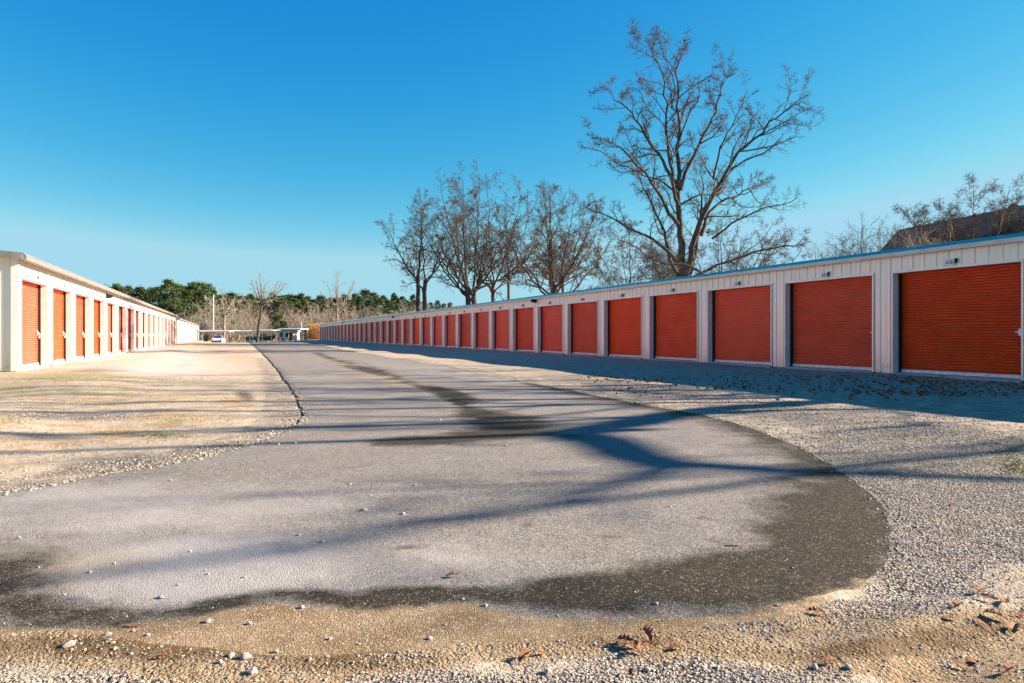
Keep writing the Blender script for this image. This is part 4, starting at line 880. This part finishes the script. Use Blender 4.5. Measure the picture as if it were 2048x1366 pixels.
# camper
X, Y, z = yard(576, 136); cp = empty('camper', (X, Y, z), 0, 'small white camper with pale blue roof edge, open dark hatch and brown door', 'camper')
mb = MB(); mb.box(-1.45, 1.45, -1.2, 3.0, .35, 2.0, ch=.06); mb.build('body', WHITE, cp)
mb = MB(); mb.prism([(-1.6, 2.0), (1.6, 2.0), (1.35, 2.28), (-1.35, 2.28)], -1.35, 3.1); mb.build('roof', BLUEL, cp)
for nm_, xa, xb, za, zb, m_ in (('window', -1.25, -.55, 1.0, 1.85, NAVY), ('hatch', -.1, .45, .95, 1.75, BLACK), ('door', .6, 1.1, .4, 1.8, RUST), ('front_panel', -1.35, -.35, .4, .9, BLUEL)):
    mb = MB(); mb.box(xa, xb, -1.235, -1.205, za, zb, ch=.01); mb.build(nm_, m_, cp)
for sx in (-1, 1): wheel(cp, sx*1.2, .9)
for px, lab, mt, r, h in ((558.6, 'rusty red barrel left of the camper', RUST, .26, 1.0), (401, 'dark blue barrel at the end of the left storage row', NAVY, .3, 1.0)):
    X, Y, z = yard(px, 132); o = empty('barrel', (X, Y, z), 0, lab, 'barrel'); mb = MB(); mb.tube([(0, 0, 0), (0, 0, h*.3), (0, 0, h*.31), (0, 0, h*.34), (0, 0, h*.35), (0, 0, h*.65), (0, 0, h*.66), (0, 0, h*.69), (0, 0, h*.7), (0, 0, h)], [r, r, r*1.05, r*1.05, r, r, r*1.05, r*1.05, r, r], 18)
    mb.build('drum', mt, o); mb = MB(); mb.tube([(0, 0, h), (0, 0, h+.02)], r*.95, 18); mb.build('lid', BLACK, o)
X, Y, z = yard(412, 134); o = empty('crate', (X, Y, z), .2, 'brown wooden crate standing near the end of the left storage row', 'crate')
for k in range(4): mb = MB(); mb.box(-.4, .4, -.42, -.40, .05+k*.28, .29+k*.28, ch=.005); mb.build('board', WOOD, o)
mb = MB(); mb.box(-.38, .38, -.395, .4, .03, 1.14); mb.build('box', WOOD, o)
# ------------------------------------------------------------------ stones, gravel and leaves
ICO = np.array([(0, 0, 1), (.894, 0, .447), (.276, .851, .447), (-.724, .526, .447), (-.724, -.526, .447), (.276, -.851, .447), (.724, .526, -.447), (-.276, .851, -.447), (-.894, 0, -.447), (-.276, -.851, -.447), (.724, -.526, -.447), (0, 0, -1)])
ICF = np.array([(0, 1, 2), (0, 2, 3), (0, 3, 4), (0, 4, 5), (0, 5, 1), (1, 6, 2), (2, 7, 3), (3, 8, 4), (4, 9, 5), (5, 10, 1), (2, 6, 7), (3, 7, 8), (4, 8, 9), (5, 9, 10), (1, 10, 6), (11, 7, 6), (11, 8, 7), (11, 9, 8), (11, 10, 9), (11, 6, 10)])
M = NM('stone'); p = M.pos()
sc_ = M.n('SeparateColor', {'Color': M.vor(p, 38, out='Color')}).outputs
STONE = M.out(M.mix(0.55, M.ramp(sc_[0], [(0.0, (0.18, 0.145, 0.11)), (0.4, (0.36, 0.30, 0.235)), (0.75, (0.46, 0.385, 0.305)), (1.0, (0.60, 0.53, 0.44))]), M.mix(M.mr(M.noise(p, 2.5, 4), 0.4, 0.62), (0.36, 0.30, 0.245), (0.34, 0.25, 0.15))), 0.9, M.bump(M.noise(p, 180, 3), .4, .003), None, 0.2)
M = NM('pale_stone'); p = M.coord(); PSTONE = M.out(M.mix(M.mr(M.noise(p, 60, 4), 0.35, 0.7), (0.50, 0.44, 0.38), (0.30, 0.245, 0.19)), 0.85, M.bump(M.noise(p, 120, 4), .5, .004))
rg = np.random.default_rng(21)
def scatter(px0, px1, py0, py1, n, smin, smax, keep):
    """stones evenly spread over the ground between two rows of the picture"""
    Ya, Yb = CAMH*FPX/(py1-HOR), CAMH*FPX/(py0-HOR); Y = np.sqrt(rg.uniform(Ya**2, Yb**2, n)); px = rg.uniform(px0, px1, n); X = (px-1024)*Y/FPX
    s_ = smin*(smax/smin)**rg.uniform(0, 1, n)**1.6; k = keep(X, Y, px, HOR+CAMH*FPX/Y); return X[k], Y[k], s_[k]
def sg(X, Y): return np.where(inside(X, Y), -1, 1)*dist_edge(X, Y)
def near_keep(X, Y, px, py):
    sgn_ = sg(X, Y); c_ = ell(X, Y, COARSE); n_ = np.array([noise.noise(Vector((a*3, b*3, 9))) for a, b in zip(X, Y)]); pr = np.where(sgn_ > 0, np.where(Y < 4, 0.04, .12)+0.8*np.clip(c_+n_*.9-.15, 0, 1), 0.0); return rg.uniform(0, 1, len(X)) < pr
batches = [scatter(-60, 2110, 1195, 1372, 90000, .0018, .0065, near_keep), scatter(1640, 2110, 860, 1240, 70000, .0022, .0068, near_keep), scatter(1200, 2110, 770, 900, 26000, .006, .014, near_keep), scatter(-60, 640, 800, 1010, 20000, .005, .012, near_keep)]
def rim(X, Y, px, py): s_ = sg(X, Y); return (s_ > -.10) & (s_ < .22) & (rg.uniform(0, 1, len(X)) < np.exp(-np.abs(s_-.03)/.06))
batches += [scatter(-60, 700, 770, 1010, 60000, .006, .016, rim), scatter(1000, 1900, 760, 1130, 60000, .004, .012, rim)]
def spill(X, Y, px, py): s_ = sg(X, Y); return (s_ < -.05) & (rg.uniform(0, 1, len(X)) < .015+.35*np.exp(s_/.25)+0.05*(py > 1200))
batches += [scatter(-60, 2000, 800, 1300, 22000, .002, .007, spill)]
X = np.concatenate([b[0] for b in batches]); Y = np.concatenate([b[1] for b in batches]); sz = np.concatenate([b[2] for b in batches]); n = len(X)
ix = np.clip(np.searchsorted(gx, X)-1, 0, nx_-2); iy = np.clip(np.searchsorted(gy, Y)-1, 0, ny_-2); ZG = Z1.reshape(ny_, nx_)
fx, fy = (X-gx[ix])/(gx[ix+1]-gx[ix]), (Y-gy[iy])/(gy[iy+1]-gy[iy])
zg = ZG[iy, ix]*(1-fx)*(1-fy)+ZG[iy, ix+1]*fx*(1-fy)+ZG[iy+1, ix]*(1-fx)*fy+ZG[iy+1, ix+1]*fx*fy
zg = np.maximum(zg, np.where(inside(X, Y), height(X, Y), -9))
V = ICO[None]*rg.uniform(.72, 1.25, (n, 12, 1))*np.stack([rg.uniform(.75, 1.3, n), rg.uniform(.75, 1.3, n), rg.uniform(.45, .8, n)], 1)[:, None, :]
a = rg.uniform(0, 6.28, n)[:, None]; x_, y_ = V[..., 0]*np.cos(a)-V[..., 1]*np.sin(a), V[..., 0]*np.sin(a)+V[..., 1]*np.cos(a)
V = np.stack([x_*sz[:, None]+X[:, None], y_*sz[:, None]+Y[:, None], V[..., 2]*sz[:, None]+(zg+sz*.18)[:, None]], -1)
F = (np.arange(n)*12)[:, None, None]+ICF[None]
grv = link('gravel', np_mesh('gravel', V.reshape(-1, 3), F.reshape(-1, 3), False), STONE); tag(grv, 'loose pale gravel spread over the verges and foreground', 'gravel', None, 'stuff')
print('gravel stones', n)
def surf(X, Y): return float(height(np.array([X]), np.array([Y]))[0]) + (0.0 if inside([X], [Y])[0] else .004)
STP = [(728, 1020, 13), (806, 1028, 10), (323, 1190, 14), (357, 1167, 7), (416, 1146, 8), (540, 884, 7), (557, 889, 7), (590, 886, 8), (380, 1101, 8), (38, 1073, 8), (77, 1131, 6), (180, 1140, 9), (228, 1124, 7), (645, 1083, 9), (597, 1070, 7),
       (416, 1238, 15), (506, 1340, 22), (490, 1310, 22), (462, 1308, 14), (440, 1322, 12), (137, 1283, 22), (216, 1263, 14), (296, 1265, 10), (604, 1212, 12), (498, 1244, 12), (1312, 1206, 12), (1012, 891, 7), (1340, 1012, 6), (1095, 1343, 20), (1295, 1340, 16),
       (660, 1275, 10), (620, 1318, 10), (860, 1275, 12), (552, 1300, 12), (380, 1297, 8), (230, 1294, 10), (262, 1305, 9), (970, 1210, 12), (925, 1198, 8), (1697, 1338, 16), (1630, 1335, 14), (488, 1153, 7), (700, 970, 6), (830, 972, 6), (740, 992, 6), (340, 962, 7), (1190, 1290, 9), (880, 836, 6)]
stone_m = []
for k in range(6):
    r2 = np.random.default_rng(300+k); m_ = MB(); import bmesh
    bm = bmesh.new(); bmesh.ops.create_icosphere(bm, subdivisions=2, radius=1)
    pl = [(Vector(r2.normal(size=3)).normalized(), r2.uniform(.62, .9)) for _ in range(9)]
    for v in bm.verts:
        c_ = v.co.copy()
        for nn, dd in pl:
            e = c_.dot(nn)-dd
            if e > 0: c_ -= nn*e
        c_.z *= .68; v.co = c_
    me = bpy.data.meshes.new('stone'); bm.to_mesh(me); bm.free(); stone_m.append(me)
for k, (px, py, w_) in enumerate(STP):
    X, Y = G(px, py+w_*.3); s_ = w_/2*Y/FPX; o = link('stone', stone_m[k % 6], PSTONE); o.location = (X, Y, surf(X, Y)+s_*.26); o.rotation_euler = (0, 0, k*1.3); o.scale = (s_*1.15, s_*.95, s_)
    big = {(728, 1020): 'flat white stone alone near the middle of the asphalt', (323, 1190): 'white stone on the pale asphalt left of centre, casting a shadow to its left', (506, 1340): 'round white stone on the sand at the bottom left',
           (137, 1283): 'largest pale stone, on the sand near the bottom left corner', (1095, 1343): 'pale stone half sunk in gravel at the bottom edge, near the brown leaves'}.get((px, py))
    onroad = inside([X], [Y])[0] and py < 1215
    tag(o, big or ('small pale stone lying loose on the asphalt' if onroad else 'small pale stone lying on the sandy foreground'), 'stone', 'loose stones on the asphalt' if onroad else 'loose stones on the sand')
def leaf_mesh(seed, curl):
    r2 = np.random.default_rng(seed); n = 9; L = []; 
    for i in range(n+1):
        t = i/n; wd = (0.10+0.34*math.sin(math.pi*min(1, t*1.02))**.8)*(1.25 if i % 2 else 0.48)*(1 if t < .95 else .2); 
        zc = curl*math.sin(t*2.6)*.35+r2.normal()*.02; up_ = curl*wd*.9
        L += [(t-.5, -wd*.62, zc+up_+r2.normal()*.03), (t-.5, 0, zc), (t-.5, wd*.62, zc+up_*.8+r2.normal()*.03)]
    mb = MB(); mb.add(L, [(i*3+k, i*3+k+1, i*3+k+4, i*3+k+3) for i in range(n) for k in range(2)])
    mb.add([(-.5, -.012, 0), (-.5, .012, 0), (-.8, .01, .04), (-.8, -.01, .04)], [(0, 1, 2, 3)])
    me = bpy.data.meshes.new('oak_leaf'); me.from_pydata(mb.v, [], mb.f); me.update(); return me
leafs = [leaf_mesh(400+k, c_) for k, c_ in enumerate((.5, .9, -.4, .7, .3))]
LV = [(1262, 1302, 46, .3), (1290, 1292, 44, 1.9), (1276, 1312, 40, 4.4), (1250, 1295, 36, 2.8), (1300, 1308, 34, 5.5), (1352, 1305, 44, .2), (1052, 1322, 46, .9), (1085, 1312, 24, .5), (1630, 1225, 34, 2.9), (1470, 1091, 26, 3.1), (905, 1156, 28, .1), (322, 1320, 26, .4), (268, 1250, 30, .1),
      (1915, 1222, 34, .5), (1975, 1205, 40, 2.1), (2010, 1210, 36, 1.0), (1990, 1235, 44, 2.6), (2035, 1225, 50, .4), (1960, 1190, 40, .6), (1900, 1245, 36, 3.2), (1965, 1245, 40, 1.7), (2028, 1252, 44, .9), (1945, 1312, 44, 1.2), (2020, 1352, 48, .5), (1925, 1325, 30, 2.2), (1660, 1333, 36, .3), (1260, 1355, 30, 1.5), (1795, 1130, 20, .4), (1480, 758+100, 16, .2), (1905, 1010, 18, 1), (545, 1337, 14, 1)]
for k, (px, py, w_, rz) in enumerate(LV):
    X, Y = G(px, py); s_ = w_*Y/FPX; o = link('oak_leaf', leafs[k % 5], OAK); o.location = (X, Y, surf(X, Y)+.008+.012*(k % 3)*(k < 5)); o.rotation_euler = (R(9*math.sin(k*2.1)), R(7*math.cos(k*1.7)), rz); o.scale = (s_, s_*.9, s_*(.75 if k < 5 else .42))
    lab = 'curled brown oak leaf in the small heap on the sand, bottom centre' if k < 5 else ('dark dry oak leaf on the sand in the lower right corner' if px > 1880 and py > 1150 else 'single brown oak leaf lying flat on the ground apart from the heap')
    tag(o, lab, 'leaf', 'leaves in the heap' if k < 5 else ('leaves in the lower right corner' if px > 1880 and py > 1150 else 'scattered single leaves'))
def litter(rg_):
    px = rg_.choice([1850, 1780, 1880, 1480, 2000, 1260, 1660])+rg_.normal()*55; py = (775 if px > 1700 else 765)+rg_.normal()*12; py = max(py, 752); X, Y = G(px, py); return (X, Y, surf(X, Y)+.012)
brush('leaf_litter', 900, litter, .045, OAK, 'dead brown leaves scattered on the shaded gravel before the last right doors', 'leaves', 31, .5)
def grassf(rg_):
    b_ = MOSS[rg_.integers(0, len(MOSS))]; px, py = b_[0]+rg_.normal()*b_[2]*1.0, b_[1]+rg_.normal()*b_[3]*1.1; py = max(py, 700); X, Y = G(px, py); return (X, Y, surf(X, Y)+.006)
GRASS = foliage('short_grass', (0.20, 0.19, 0.05), (0.30, 0.25, 0.09), (0.36, 0.28, 0.13))
brush('grass', 5000, grassf, .016, GRASS, 'thin low grass growing in patches through the verge gravel', 'grass', 32, .2)
